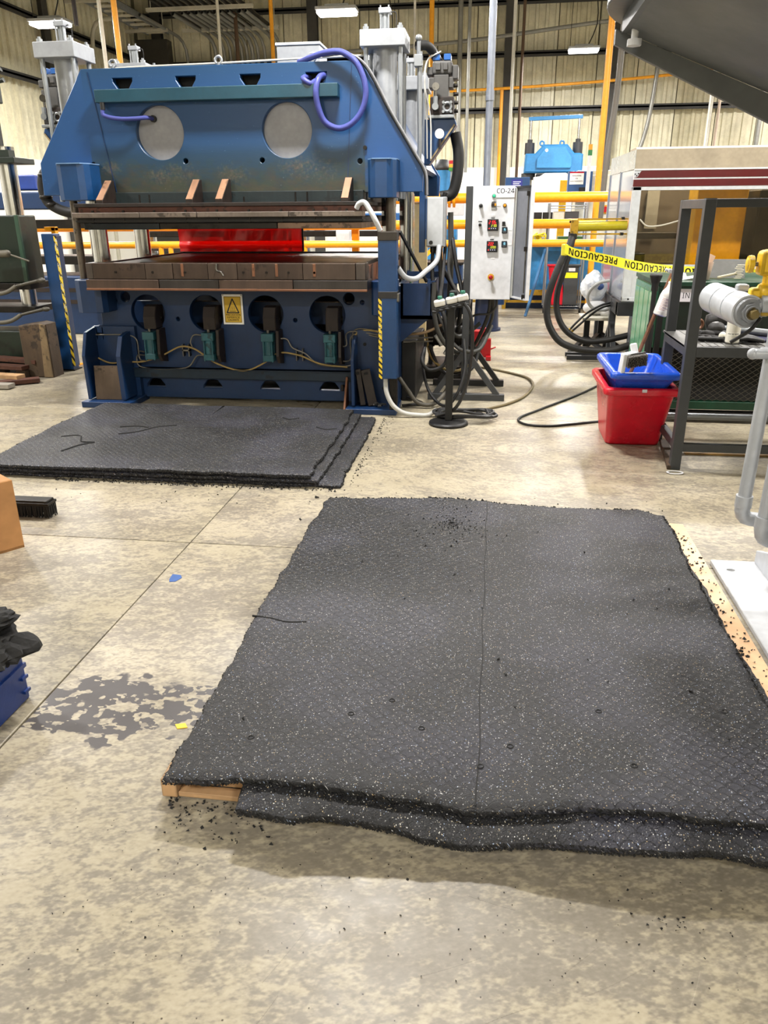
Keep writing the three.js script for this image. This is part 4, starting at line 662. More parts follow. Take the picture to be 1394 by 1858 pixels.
// ---------------------------------------------------------------- two-hand button pedestal
{
  const t = thing('button_pedestal', 'black pedestal with white two-hand push-button boxes and round foot', 'pedestal');
  add(t, 'base', lathe([[0, 0.03], [0.12, 0.03], [0.146, 0.02], [0.15, 0], [0, 0]], -0.295, 0, -5.72, 32), m.black);
  add(t, 'post', box(-0.322, -0.268, 0.03, 0.86, -5.75, -5.70, 0.006), m.black);
  const head = (u, dy = 0) => [-0.415 + u * 0.235, 0.865 + u * 0.055 + dy, -5.70 - u * 0.02];
  add(t, 'bracket', bar(head(0, -0.022), head(1, -0.022), 0.09, 0.03, 0.006), m.black);
  [0.16, 0.52, 0.85].forEach((u, i) => { const c = head(u, 0.02); const b = add(t, 'button_box', bxc(c[0], c[1], c[2], 0.082, 0.045, 0.09, 0.012, 0.1, 0, 0.2), M(0xe9e7de, 0.45)); add(b, 'button', lathe([[0, 0.028], [0.014, 0.028], [0.018, 0.02], [0.018, 0.008], [0.011, 0.004], [0.011, 0], [0, 0]], c[0], c[1] + 0.02, c[2] - 0.01, 18), i === 1 ? M(0x2f7a68, 0.4) : M(0x2c8a70, 0.4)); });
  add(t, 'stop_button', [cyl([-0.285, 0.9, -5.76], [-0.285, 0.955, -5.76], 0.011), sph(-0.285, 0.965, -5.76, 0.03, 1, 0.5, 1)], m.black);
  for (let i = 0; i < 6; i++) add(t, 'scallop', sph(-0.41 + i * 0.045, 0.835 + i * 0.011, -5.66, 0.018, 1, 0.6, 0.5), m.black);
  fin(t);
}
{
  const pts = [[-0.2, 0.9, -5.66], [-0.16, 0.84, -5.65], [-0.135, 0.7, -5.66], [-0.14, 0.5, -5.68], [-0.17, 0.3, -5.7], [-0.25, 0.12, -5.72], [-0.38, 0.05, -5.78]];
  for (let i = 0; i <= 70; i++) { const a = 2.6 + i / 70 * Math.PI * 2 * 3.3, k = i / 70; pts.push([-0.19 + (0.21 - 0.03 * Math.sin(i)) * Math.cos(a) + k * 0.02, 0.038 + 0.016 * Math.sin(i * 0.45) ** 2 + 0.012 * (1 - k), -5.86 + 0.125 * Math.sin(a)]); }
  pts.push([0.0, 0.014, -5.95], [-0.1, 0.013, -6.06]);
  one('control_cable', 'grey cable looping from the pedestal buttons into a coil around its foot', 'cable', tube(pts, 0.0125, 500, 8), M(0x3b3b3d, 0.5));
}
one('floor_hose', 'white hose running along the floor from the striped post to the pedestal', 'hose', tube([[-0.80, 0.3, -5.9], [-0.79, 0.2, -5.88], [-0.74, 0.1, -5.87], [-0.66, 0.04, -5.88], [-0.55, 0.018, -5.9], [-0.46, 0.018, -5.92], [-0.40, 0.06, -5.93]], 0.018, 60, 8), M(0xc3c3bf, 0.5));
one('floor_hose', 'tan hose lying in a wide arc on the floor right of the cabinet stand', 'hose', tube([[-0.12, 0.012, -6.02], [-0.02, 0.012, -6.18], [0.14, 0.012, -6.36], [0.28, 0.012, -6.62], [0.37, 0.012, -6.95], [0.40, 0.012, -7.25], [0.35, 0.012, -7.52], [0.18, 0.012, -7.75], [0.0, 0.012, -7.93], [-0.2, 0.012, -8.05]], 0.012, 120, 8), M(0x8a7a52, 0.6));
one('floor_cable', 'thin black cable curving over the bare floor to the red bin', 'cable', tube([[0.98, 0.009, -7.2], [0.85, 0.009, -6.95], [0.72, 0.009, -6.72], [0.52, 0.009, -6.4], [0.38, 0.009, -6.17], [0.25, 0.009, -5.95], [0.235, 0.009, -5.83], [0.30, 0.009, -5.73], [0.45, 0.009, -5.71], [0.62, 0.009, -5.78], [0.82, 0.009, -5.88], [1.0, 0.009, -5.95]], 0.0095, 140, 8), m.black);
// pump unit and hoses between press and cabinet
{
  const t = thing('pump_unit', 'dark greasy pump unit on the floor at the right flank of the press', 'pump');
  add(t, 'base', box(-0.74, -0.62, 0, 0.5, -7.3, -6.45, 0.01), m.black); add(t, 'tank', box(-0.62, -0.2, 0.0, 0.12, -8.0, -7.4, 0.01), m.darkSteel);
  add(t, 'motor', [cyl([-0.62, 0.42, -7.6], [-0.22, 0.42, -7.6], 0.13, 0.13, 20), cyl([-0.22, 0.42, -7.6], [-0.18, 0.42, -7.6], 0.09)], m.darkSteel); add(t, 'manifold', box(-0.58, -0.4, 0.5, 0.62, -7.2, -7.0, 0.006), m.brown);
  for (let i = 0; i < 5; i++) add(t, 'motor_fin', cyl([-0.56 + i * 0.06, 0.42, -7.6], [-0.545 + i * 0.06, 0.42, -7.6], 0.14, 0.14, 20), m.darkSteel);
  add(t, 'support', [box(-0.6, -0.56, 0.12, 0.32, -7.65, -7.55), box(-0.3, -0.26, 0.12, 0.32, -7.65, -7.55)], m.black);
  add(t, 'line', tube([[-0.7, 0.56, -6.45], [-0.55, 0.57, -6.5], [-0.42, 0.62, -6.6]], 0.012, 20, 6), M(0xa98a63, 0.6)); for (const y of [0.5, 0.47]) add(t, 'line', cyl([-0.72, y + 0.03, -6.44], [-0.48, y + 0.03, -6.5], 0.007), m.steel);
  add(t, 'connector_block', [bxc(-0.43, 0.5, -6.6, 0.05, 0.1, 0.04, 0.004, 0.4, 0, 0.6), bxc(-0.36, 0.4, -6.65, 0.05, 0.09, 0.04, 0.004, 0.2, 0, -0.5)], M(0xc9c9c4, 0.5)); fin(t);
}
{
  const t = thing('hose_bundle', 'tangle of black and grey hoses hanging between the press and the control cabinet', 'hoses');
  const H = [
    [0.016, m.blackRub, [[-0.5, 1.2, -6.57], [-0.49, 0.98, -6.5], [-0.43, 0.85, -6.4], [-0.38, 0.72, -6.3], [-0.35, 0.5, -6.3], [-0.36, 0.36, -6.3], [-0.42, 0.31, -6.3], [-0.5, 0.3, -6.3], [-0.55, 0.36, -6.3], [-0.54, 0.46, -6.4]]],
    [0.013, m.black, [[-0.54, 0.5, -6.5], [-0.55, 0.3, -6.4], [-0.5, 0.14, -6.3], [-0.42, 0.06, -6.2], [-0.33, 0.05, -6.1], [-0.25, 0.15, -6.1], [-0.2, 0.35, -6.2], [-0.22, 0.55, -6.3]]],
    [0.02, M(0x63625d, 0.6), [[-0.47, 0.98, -6.4], [-0.47, 0.75, -6.4], [-0.42, 0.55, -6.45], [-0.3, 0.4, -6.6], [-0.15, 0.36, -6.8], [-0.05, 0.5, -6.9]]],
    [0.018, M(0x56554f, 0.6), [[-0.44, 1.2, -6.57], [-0.43, 0.95, -6.6], [-0.41, 0.7, -6.7], [-0.3, 0.5, -6.8], [-0.2, 0.52, -6.9], [-0.1, 0.6, -6.9]]],
    [0.024, M(0x6d6a62, 0.6), [[-0.38, 1.5, -6.9], [-0.37, 1.2, -6.9], [-0.37, 0.95, -6.9], [-0.39, 0.6, -7.0], [-0.42, 0.45, -7.1]]],
    [0.02, m.blackRub, [[-0.42, 1.65, -6.8], [-0.50, 1.3, -6.8], [-0.45, 1.1, -6.8], [-0.33, 0.9, -6.8], [-0.28, 0.8, -6.9], [-0.3, 0.5, -7.1]]],
    [0.018, m.black, [[-0.36, 1.3, -6.9], [-0.32, 1.1, -6.8], [-0.26, 0.88, -6.7], [-0.24, 0.7, -6.7]]],
    [0.026, m.blackRub, [[-0.02, 1.35, -7.3], [-0.16, 1.15, -7.3], [-0.24, 0.95, -7.2], [-0.3, 0.7, -7.2], [-0.4, 0.5, -7.2]]],
    [0.012, M(0xb09557, 0.6), [[-0.55, 0.55, -6.6], [-0.5, 0.35, -6.6], [-0.4, 0.26, -6.6], [-0.28, 0.22, -6.7], [-0.15, 0.27, -6.8]]],
    [0.016, m.black, [[-0.52, 0.45, -6.6], [-0.42, 0.25, -6.6], [-0.3, 0.19, -6.6], [-0.15, 0.25, -6.7], [-0.1, 0.4, -6.8]]],
    [0.018, M(0x6a6456, 0.6), [[-0.73, 0.25, -6.2], [-0.66, 0.15, -6.2], [-0.58, 0.05, -6.2], [-0.48, 0.03, -6.2], [-0.4, 0.06, -6.3], [-0.33, 0.15, -6.4]]],
    [0.013, m.black, [[-0.72, 0.03, -6.5], [-0.6, 0.03, -6.35], [-0.55, 0.02, -6.3], [-0.7, 0.02, -6.2]]],
    [0.014, M(0x3a3a3a, 0.6), [[-0.4, 1.24, -6.6], [-0.40, 1.0, -6.3], [-0.39, 0.9, -5.95], [-0.36, 0.87, -5.8]]],
    [0.012, M(0x33322f, 0.6), [[-0.37, 1.24, -6.6], [-0.34, 1.05, -6.2], [-0.25, 0.93, -5.9], [-0.21, 0.9, -5.78]]],
    [0.016, M(0x5b5a55, 0.6), [[-0.46, 0.7, -6.7], [-0.36, 0.52, -6.6], [-0.24, 0.43, -6.5], [-0.1, 0.42, -6.6], [0.0, 0.6, -6.75]]],
  ];
  for (const [r, mt, p] of H) add(t, 'hose', tube(p, r, p.length * 10, 7), mt);
  fin(t);
}
{
  const t = thing('floor_jack', 'bright red floor jack standing behind the cabinet stand', 'jack');
  const z = -8.55; add(t, 'frame', [box(-0.2, -0.05, 0.03, 0.30, z - 0.14, z, 0.01), box(-0.1, 0.0, 0.02, 0.22, z - 0.05, z + 0.03, 0.008)], m.red);
  add(t, 'head', box(-0.12, -0.06, 0.29, 0.33, z - 0.1, z - 0.02, 0.008), m.red); add(t, 'toe', box(-0.05, 0.005, 0, 0.045, z - 0.02, z + 0.12, 0.006), m.red);
  for (const y of [0.12, 0.19]) add(t, 'hole', cyl([-0.115, y, z], [-0.115, y, z + 0.003], 0.022), m.hole); add(t, 'handle', tube([[-0.02, 0.1, z], [0.02, 0.12, z + 0.02], [0.05, 0.13, z]], 0.008, 12, 6), m.red); fin(t);
}
{
  const t = thing('blue_machine', 'dark blue press with a fat round ram behind the white control cabinet', 'machine');
  add(t, 'table', [box(-0.95, -0.42, 0.62, 0.86, -11.2, -10.6, 0.01), box(-0.42, 0.16, 0.43, 0.62, -11.1, -10.55, 0.01)], m.blueDeep); add(t, 'ram', [cyl([-0.08, 0, -10.8], [-0.08, 0.43, -10.8], 0.17, 0.15, 28), cyl([-0.08, 0, -10.8], [-0.08, 0.03, -10.8], 0.2, 0.2, 28)], M(0x2c467d, 0.5));
  add(t, 'leg', box(-0.9, -0.5, 0, 0.62, -11.2, -10.75, 0.01), m.blueDeep); add(t, 'top_plate', box(-0.98, -0.4, 0.86, 0.89, -11.25, -10.58, 0.004), m.darkSteel); add(t, 'lug', cyl([0.1, 0.36, -10.6], [0.1, 0.43, -10.6], 0.05), m.blueDeep);
  add(t, 'orange_guard', [bar([-0.98, 0.9, -10.6], [-0.7, 1.15, -10.6], 0.05), bar([-0.7, 0.9, -10.6], [-0.7, 1.15, -10.6], 0.05)], m.orange); fin(t);
}
// ---------------------------------------------------------------- glazed booth machine
{
  const t = thing('machine_booth', 'beige machine booth with two dark red stripes and a tinted window', 'machine');
  const F = -8.6, X1 = 3.3, wh = M(0xd3d7db, 0.4, 0.05);
  add(t, 'header', extX([[F - 0.4, 1.89], [F, 1.885], [F, 2.065], [F - 0.06, 2.085], [F - 0.4, 2.085]], 1.335, X1, [], 0.004), m.beige);
  add(t, 'header_lip', box(1.335, X1, 1.872, 1.888, F - 0.05, F + 0.008, 0.003), m.white);
  add(t, 'red_stripe', extZ([[1.395, 1.862], [1.37, 1.815], [1.335, 1.805], [X1, 1.805], [X1, 1.87], [1.41, 1.87]], F - 0.02, F + 0.004), m.redDeep); add(t, 'red_stripe', box(1.335, X1, 1.725, 1.79, F - 0.02, F + 0.004, 0.002), m.redDeep);
  add(t, 'frame', [box(1.335, 1.42, 0.62, 1.725, F - 0.05, F, 0.004), box(1.335, X1, 1.69, 1.726, F - 0.05, F, 0.003), box(1.335, X1, 1.79, 1.806, F - 0.05, F), box(1.335, 1.40, 1.806, 1.875, F - 0.05, F)], wh);
  add(t, 'lower_panel', box(1.42, X1, 0.65, 0.985, F - 0.03, F - 0.003, 0.003), wh); add(t, 'lower_rail', box(1.335, X1, 0.615, 0.66, F - 0.05, F + 0.004, 0.003), wh);
  for (const x of [1.40, 1.56, 1.61]) add(t, 'rivet', cyl([x, 0.64, F], [x, 0.64, F + 0.007], 0.009), m.darkSteel); for (const [x, y] of [[1.345, 1.84], [1.36, 1.825], [1.375, 1.845]]) add(t, 'rivet', cyl([x, y, F], [x, y, F + 0.007], 0.006), m.darkSteel);
  add(t, 'window', box(1.42, X1, 0.985, 1.69, F - 0.022, F - 0.017), new THREE.MeshPhysicalMaterial({ color: 0xf0e6d2, roughness: 0.05, transmission: 1, thickness: 0, specularIntensity: 0.6 }));
  add(t, 'side_pane', [extX([[-10.35, 0.6], [F - 0.05, 0.6], [F - 0.05, 1.88], [-10.35, 1.9]], 1.34, 1.346)], new THREE.MeshPhysicalMaterial({ color: 0xdfe3ea, roughness: 0.12, transmission: 0.75, thickness: 0 }));
  add(t, 'side_top', extX([[-10.35, 1.9], [F, 1.885], [F, 2.06], [-10.35, 2.08]], 1.33, 1.336), M(0xcfd0cc, 0.3, 0.4));
  for (const z of [-9.55, -10.4]) add(t, 'side_post', box(1.33, 1.37, 0.45, 1.9, z, z + 0.05), M(0x9aa2ae, 0.4));
  add(t, 'base_beam', [box(1.3, X1, 0.47, 0.612, F - 0.1, F + 0.03, 0.006), box(1.3, 1.36, 0.47, 0.61, -10.4, F, 0.006)], m.greyDark);
  for (const [x, z] of [[1.33, -9.1], [1.33, -10.3]]) add(t, 'leg', box(x - 0.035, x + 0.035, 0, 0.61, z - 0.035, z + 0.035, 0.004), m.greyPaint);
  add(t, 'leg_brace', [bar([1.33, 0.35, -9.1], [1.33, 0.02, -8.75], 0.05), bar([1.33, 0.35, -9.1], [1.33, 0.02, -9.5], 0.05)], m.greyPaint);
  add(t, 'gearbox_cover', [box(1.45, 1.72, 0, 0.47, -8.72, -8.35, 0.01), box(1.43, 1.46, 0, 0.47, -8.6, -8.3, 0.004)], M(0x7c8189, 0.4, 0.2)); add(t, 'port', cyl([1.58, 0.45, -8.36], [1.58, 0.45, -8.34], 0.05), m.hole);
  // machinery inside
  add(t, 'rear_wall', box(1.36, X1, 0.5, 2.06, -10.4, -10.36), M(0x74695a, 0.7)); add(t, 'inner_floor', box(1.36, X1, 0.6, 0.64, -10.36, -8.66), m.darkSteel);
  add(t, 'yellow_column', box(2.10, 2.62, 0.64, 1.9, -9.6, -9.2, 0.015), M(0xffc814, 0.5)); add(t, 'inner_block', [box(1.5, 1.7, 0.64, 1.05, -9.9, -9.6, 0.01), box(1.45, 2.05, 1.2, 1.27, -9.9, -9.7, 0.01), box(2.7, 3.1, 0.64, 1.7, -9.6, -9.1, 0.02)], m.darkSteel);
  add(t, 'inner_panel', [box(1.5, 1.62, 1.35, 1.75, -10.34, -10.3), box(1.78, 1.92, 1.3, 1.75, -10.34, -10.3), box(1.5, 1.68, 0.9, 1.15, -10.34, -10.3)], M(0xa7a69e, 0.5));
  add(t, 'torn_film', tube([[1.43, 1.42, -8.57], [1.5, 1.36, -8.56], [1.62, 1.36, -8.55], [1.78, 1.40, -8.54], [1.9, 1.44, -8.54]], 0.008, 30, 5), M(0xc9c4b4, 0.6));
  const arm = add(t, 'clamp_arm', [box(0.765, 0.84, 1.265, 1.42, -8.76, -8.66, 0.006)], m.yellowDirty);
  add(arm, 'arm_cylinder', cyl([0.84, 1.352, -8.71], [1.33, 1.362, -8.71], 0.046, 0.046, 20), M(0xc2b31f, 0.4)); for (const y of [1.28, 1.425]) add(arm, 'tie_bar', box(0.83, 1.335, y - 0.008, y + 0.008, -8.73, -8.69, 0.002), m.yellowDirty);
  for (const y of [1.28, 1.43]) add(arm, 'end_lug', box(1.27, 1.30, y - 0.014, y + 0.014, -8.74, -8.68), m.black); add(arm, 'bolt', [cyl([0.75, 1.4, -8.7], [0.77, 1.4, -8.7], 0.012), cyl([0.75, 1.29, -8.7], [0.77, 1.29, -8.7], 0.012)], m.darkSteel);
  fin(t);
}
one('hydraulic_hose', 'outer thick black hose looping down from the yellow clamp arm to the booth', 'hose', [tube([[0.79, 1.27, -8.68], [0.76, 1.17, -8.62], [0.69, 1.04, -8.56], [0.62, 0.86, -8.5], [0.57, 0.66, -8.48], [0.57, 0.48, -8.46], [0.62, 0.34, -8.44], [0.72, 0.22, -8.42], [0.88, 0.155, -8.4], [1.06, 0.135, -8.4], [1.24, 0.135, -8.42], [1.45, 0.19, -8.45]], 0.036, 120, 12), cyl([0.79, 1.23, -8.68], [0.793, 1.285, -8.68], 0.045)], m.blackRub);
one('hydraulic_hose', 'inner thick black hose hanging beside the outer one below the yellow clamp arm', 'hose', tube([[0.80, 1.25, -8.73], [0.77, 1.1, -8.7], [0.72, 0.9, -8.66], [0.675, 0.7, -8.64], [0.68, 0.52, -8.62], [0.74, 0.37, -8.6], [0.84, 0.27, -8.58], [1.0, 0.205, -8.58], [1.2, 0.215, -8.58], [1.45, 0.27, -8.6]], 0.032, 110, 12), m.blackRub);
for (const [k, label] of [[0, 'upper thin black hose with a brass end sticking out left of the booth'], [1, 'lower thin black hose with a brass end beside its twin left of the booth']]) {
  const t = thing('thin_hose', label, 'hose'), d = k * 0.03;
  add(t, 'hose', tube([[0.87 + d, 0.27 - d * 0.6, -9], [0.95 + d, 0.36 - d, -9], [1.05 + d, 0.45 - d, -9.02], [1.2, 0.53 - d, -9.05], [1.33, 0.56 - d, -9.1]], 0.012, 30, 8), m.black); add(t, 'brass_end', cyl([0.835 + d, 0.235 - d * 0.6, -9], [0.875 + d, 0.275 - d * 0.6, -9], 0.013), M(0xc9a63a, 0.35, 0.8)); fin(t);
}
{ // caution tape, seen from its back: mirrored lettering
  const t = thing('caution_tape', 'yellow caution tape with black lettering slung from the black hose past the booth', 'tape');
  const pts = [[0.70, 1.15, -8.42], [0.78, 1.112, -8.4], [0.93, 1.085, -8.32], [1.14, 1.048, -8.2], [1.3, 1.015, -8.05], [1.46, 0.993, -7.9], [1.7, 0.985, -7.6], [1.98, 0.983, -7.42], [2.16, 0.976, -7.38], [2.5, 0.99, -7.38]].map((p) => V(...p));
  const c = new THREE.CatmullRomCurve3(pts), N = 120, pos = [], uv = [], idx = [], L = c.getLength();
  for (let i = 0; i <= N; i++) { const u = i / N, p = c.getPointAt(u), tw = 0.25 * Math.sin(u * 9), h = 0.047; for (const s of [-1, 1]) { pos.push(p.x, p.y + s * h * Math.cos(tw), p.z + s * h * Math.sin(tw) + 0.004 * Math.sin(u * 60)); uv.push(-u * L / 0.62, s > 0 ? 0 : 1); } if (i < N) { const a = i * 2; idx.push(a, a + 2, a + 1, a + 1, a + 2, a + 3); } }
  const g = new THREE.BufferGeometry(); g.setAttribute('position', new THREE.Float32BufferAttribute(pos, 3)); g.setAttribute('uv', new THREE.Float32BufferAttribute(uv, 2)); g.setIndex(idx); g.computeVertexNormals();
  const tx = canvasTex(640, 96, (q, w, h) => { q.fillStyle = '#f6ea3c'; q.fillRect(0, 0, w, h); q.fillStyle = '#16150f'; q.font = 'bold 88px sans-serif'; q.textAlign = 'center'; q.fillText('PRECAUCION', w / 2, 80, 600); }); tx.wrapS = THREE.RepeatWrapping;
  add(t, 'ribbon', g, new THREE.MeshStandardMaterial({ map: tx, roughness: 0.4, side: THREE.DoubleSide }), true); add(t, 'knot', [box(0.67, 0.73, 1.08, 1.19, -8.5, -8.42, 0.01)], M(0xe9dc3c, 0.4)); fin(t);
}
{ // leftover bag, hose coil and stand left of the booth
  const t = thing('plastic_bag', 'crumpled clear white plastic bag with blue print left of the booth', 'bag'); const g = new THREE.IcosahedronGeometry(0.15, 4), p = g.attributes.position;
  for (let i = 0; i < p.count; i++) { const v = V(p.getX(i), p.getY(i), p.getZ(i)); const k = 0.75 + 0.5 * fbm(v.x * 14 + 5, v.y * 14 + v.z * 9 + 5, 0, 91, 3); p.setXYZ(i, v.x * k, v.y * k * 1.15, v.z * k); } g.computeVertexNormals(); g.translate(1.17, 0.67, -9.6);
  add(t, 'bag', g, new THREE.MeshPhysicalMaterial({ color: 0xe8edf2, roughness: 0.35, transmission: 0.35, thickness: 0, side: THREE.DoubleSide })); add(t, 'blue_print', sph(1.17, 0.69, -9.5, 0.08, 1.2, 0.7, 0.6), M(0x5a7fd0, 0.4)); fin(t);
  const q = thing('plastic_bag', 'white wrapped bundle lying on the black floor stand', 'bag'); add(q, 'bundle', [sph(1.2, 0.45, -9.5, 0.12, 1.3, 0.7, 1, 16, 10), sph(1.32, 0.42, -9.45, 0.09, 1.2, 0.8, 1, 14, 8)], M(0xdedede, 0.5)); fin(q);
  one('hose_loop', 'pale grey hose bent into a ring beside the plastic bag', 'hose', tube([[1.28, 0.78, -9.2], [1.16, 0.75, -9.2], [1.07, 0.66, -9.2], [1.06, 0.56, -9.2], [1.13, 0.475, -9.2], [1.26, 0.46, -9.2], [1.34, 0.48, -9.3]], 0.018, 50, 8), M(0xb9bbb9, 0.5));
  const s = thing('floor_stand', 'low black steel stand with splayed feet left of the booth legs', 'stand'); add(s, 'top', box(1.02, 1.34, 0.34, 0.37, -9.65, -9.2, 0.004), m.cream);
  for (const [x, z] of [[1.08, -9.25], [1.28, -9.6]]) { add(s, 'leg', box(x - 0.03, x + 0.03, 0.05, 0.35, z - 0.03, z + 0.03), m.black); for (const d of [-1, 1]) add(s, 'foot', bar([x, 0.15, z], [x + d * 0.2, 0.02, z + 0.3], 0.05, 0.035), m.greyDark); }
  for (const z of [-8.62, -8.82]) add(s, 'floor_bar', box(0.82, 1.4, 0.0, 0.045, z - 0.03, z + 0.03, 0.004), m.greyDark); fin(s);
}
// ---------------------------------------------------------------- green machine IN1 behind the rack
{
  const t = thing('green_machine', 'dark green machine cabinet with a white IN1 label and wire mesh below', 'machine');
  add(t, 'cabinet', box(1.25, 3.0, 0.5, 0.985, -7.3, -6.32, 0.006), m.green); add(t, 'top_edge', box(1.24, 3.0, 0.965, 1.0, -7.32, -6.29, 0.006), m.green);
  add(t, 'front_recess', box(1.38, 2.95, 0.62, 0.94, -6.325, -6.312), M(0x0b3528, 0.4, 0, dirtyMap));
  add(t, 'side_curtain', box(1.235, 1.25, 0.1, 0.95, -7.25, -6.36), new THREE.MeshPhysicalMaterial({ color: 0x3f7c5c, roughness: 0.15, bumpMap: bumpMap1, bumpScale: 0.004 })); 
  for (let i = 0; i < 4; i++) add(t, 'curtain_strip', box(1.229, 1.236, 0.1, 0.9, -7.2 + i * 0.21, -7.02 + i * 0.21, 0.002), new THREE.MeshPhysicalMaterial({ color: 0x5f9a78, roughness: 0.12 }));
  const p = add(t, 'name_plate', box(1.40, 1.535, 0.852, 0.948, -6.312, -6.306, 0.001), m.white);
  panel(p, 'print', canvasTex(256, 180, (c, w, h) => { c.fillStyle = '#d9d6dc'; c.fillRect(0, 0, w, h); c.fillStyle = '#26262a'; c.font = '110px sans-serif'; c.textAlign = 'center'; c.fillText('IN1', w / 2, 130); }), 1.402, 1.533, 0.854, 0.946, -6.3055);
  add(t, 'lower_body', box(1.3, 3.0, 0.08, 0.5, -7.3, -6.4), m.hole); add(t, 'lower_rail', box(1.3, 3.0, 0.10, 0.16, -6.05, -5.98, 0.004), m.green); add(t, 'bottom_bar', box(1.3, 3.0, 0.055, 0.08, -6.06, -5.96, 0.003), m.darkSteel);
  add(t, 'side_post', [box(1.27, 1.32, 0.0, 0.55, -6.06, -6.0), box(1.26, 1.3, 0.05, 0.9, -6.36, -6.3)], m.black); add(t, 'foot', [box(1.4, 1.5, 0, 0.08, -7.2, -7.1), box(2.8, 2.9, 0, 0.08, -7.2, -7.1), box(2.7, 2.8, 0, 0.06, -6.04, -6.0)], m.black);
  const gs = [], px = 0.028, py = 0.02, z = -5.99;                 // expanded metal: crossing strands
  const strand = (a, b) => gs.push(bar(a, b, 0.0045, 0.003));
  for (let i = 0; i < 44; i++) for (let j = 0; j < 18; j++) { const x = 1.33 + i * px, y = 0.165 + j * py; if ((i + j) % 2 === 0) strand([x, y, z], [x + px, y + py, z + 0.003]); else strand([x, y + py, z], [x + px, y, z + 0.003]); }
  tag(add(t, 'wire_mesh', gs, M(0x6f6a5c, 0.5, 0.3)), null, null, null, 'stuff'); fin(t);
}
// ---------------------------------------------------------------- steel rack
{
  const t = thing('steel_rack', 'grey welded steel rack table with tall uprights next to the red bin', 'rack');
  const g = m.greyPaint, L = 0.03;
  for (const [x, z, top] of [[1.165, -4.79, 1.56], [1.18, -5.44, 1.56], [2.5, -4.79, 0.755], [2.5, -5.44, 1.56]]) { const l = add(t, 'leg', box(x - L, x + L, 0, top, z - L, z + L, 0.003), g); add(l, 'leg_cap', box(x - L + 0.002, x + L - 0.002, top, top + 0.003, z - L + 0.002, z + L - 0.002), m.black); }
  add(t, 'top_rail', box(1.15, 1.2, 1.51, 1.56, -5.41, -4.82, 0.003), g); add(t, 'top_rail', box(1.195, 2.52, 1.515, 1.56, -4.82, -4.77, 0.003), g); 
  add(t, 'shelf', box(1.14, 2.52, 0.742, 0.755, -5.47, -4.78), M(0x8b8d8c, 0.5, 0.3, dirtyMap));
  for (let i = 0; i < 30; i++) add(t, 'shelf_rib', bxc(1.24 + i * 0.044, 0.7556, -5.12, 0.006, 0.002, 0.66, 0, 0.0), m.steel);
  add(t, 'edge_beam', box(1.195, 2.5, 0.695, 0.755, -4.82, -4.76, 0.003), g); add(t, 'edge_beam', box(1.14, 1.19, 0.695, 0.755, -5.41, -4.82, 0.003), g);
  add(t, 'lower_rail', box(1.19, 2.5, 0.115, 0.165, -4.81, -4.77, 0.003), g); add(t, 'lower_rail', box(1.15, 1.19, 0.115, 0.165, -5.41, -4.82, 0.003), g);
  add(t, 'foot_pipe', cyl([1.18, 0.21, -5.3], [2.5, 0.21, -5.3], 0.022, 0.022, 14), m.galv); fin(t);
}
one('plank', 'short worn wooden plank on the floor beside the foot of the steel rack', 'plank', extY([[1.185, -5.36], [1.24, -5.36], [1.165, -4.76], [1.115, -4.76]], 0.001, 0.028, [], 0.003), m.woodOld);
one('cable_tie', 'white looped strip lying on the floor at the front foot of the steel rack', 'strip', new THREE.TorusGeometry(0.03, 0.005, 6, 20).scale(1.5, 1, 0.5).rotateX(Math.PI / 2).translate(1.15, 0.006, -4.69), m.white);
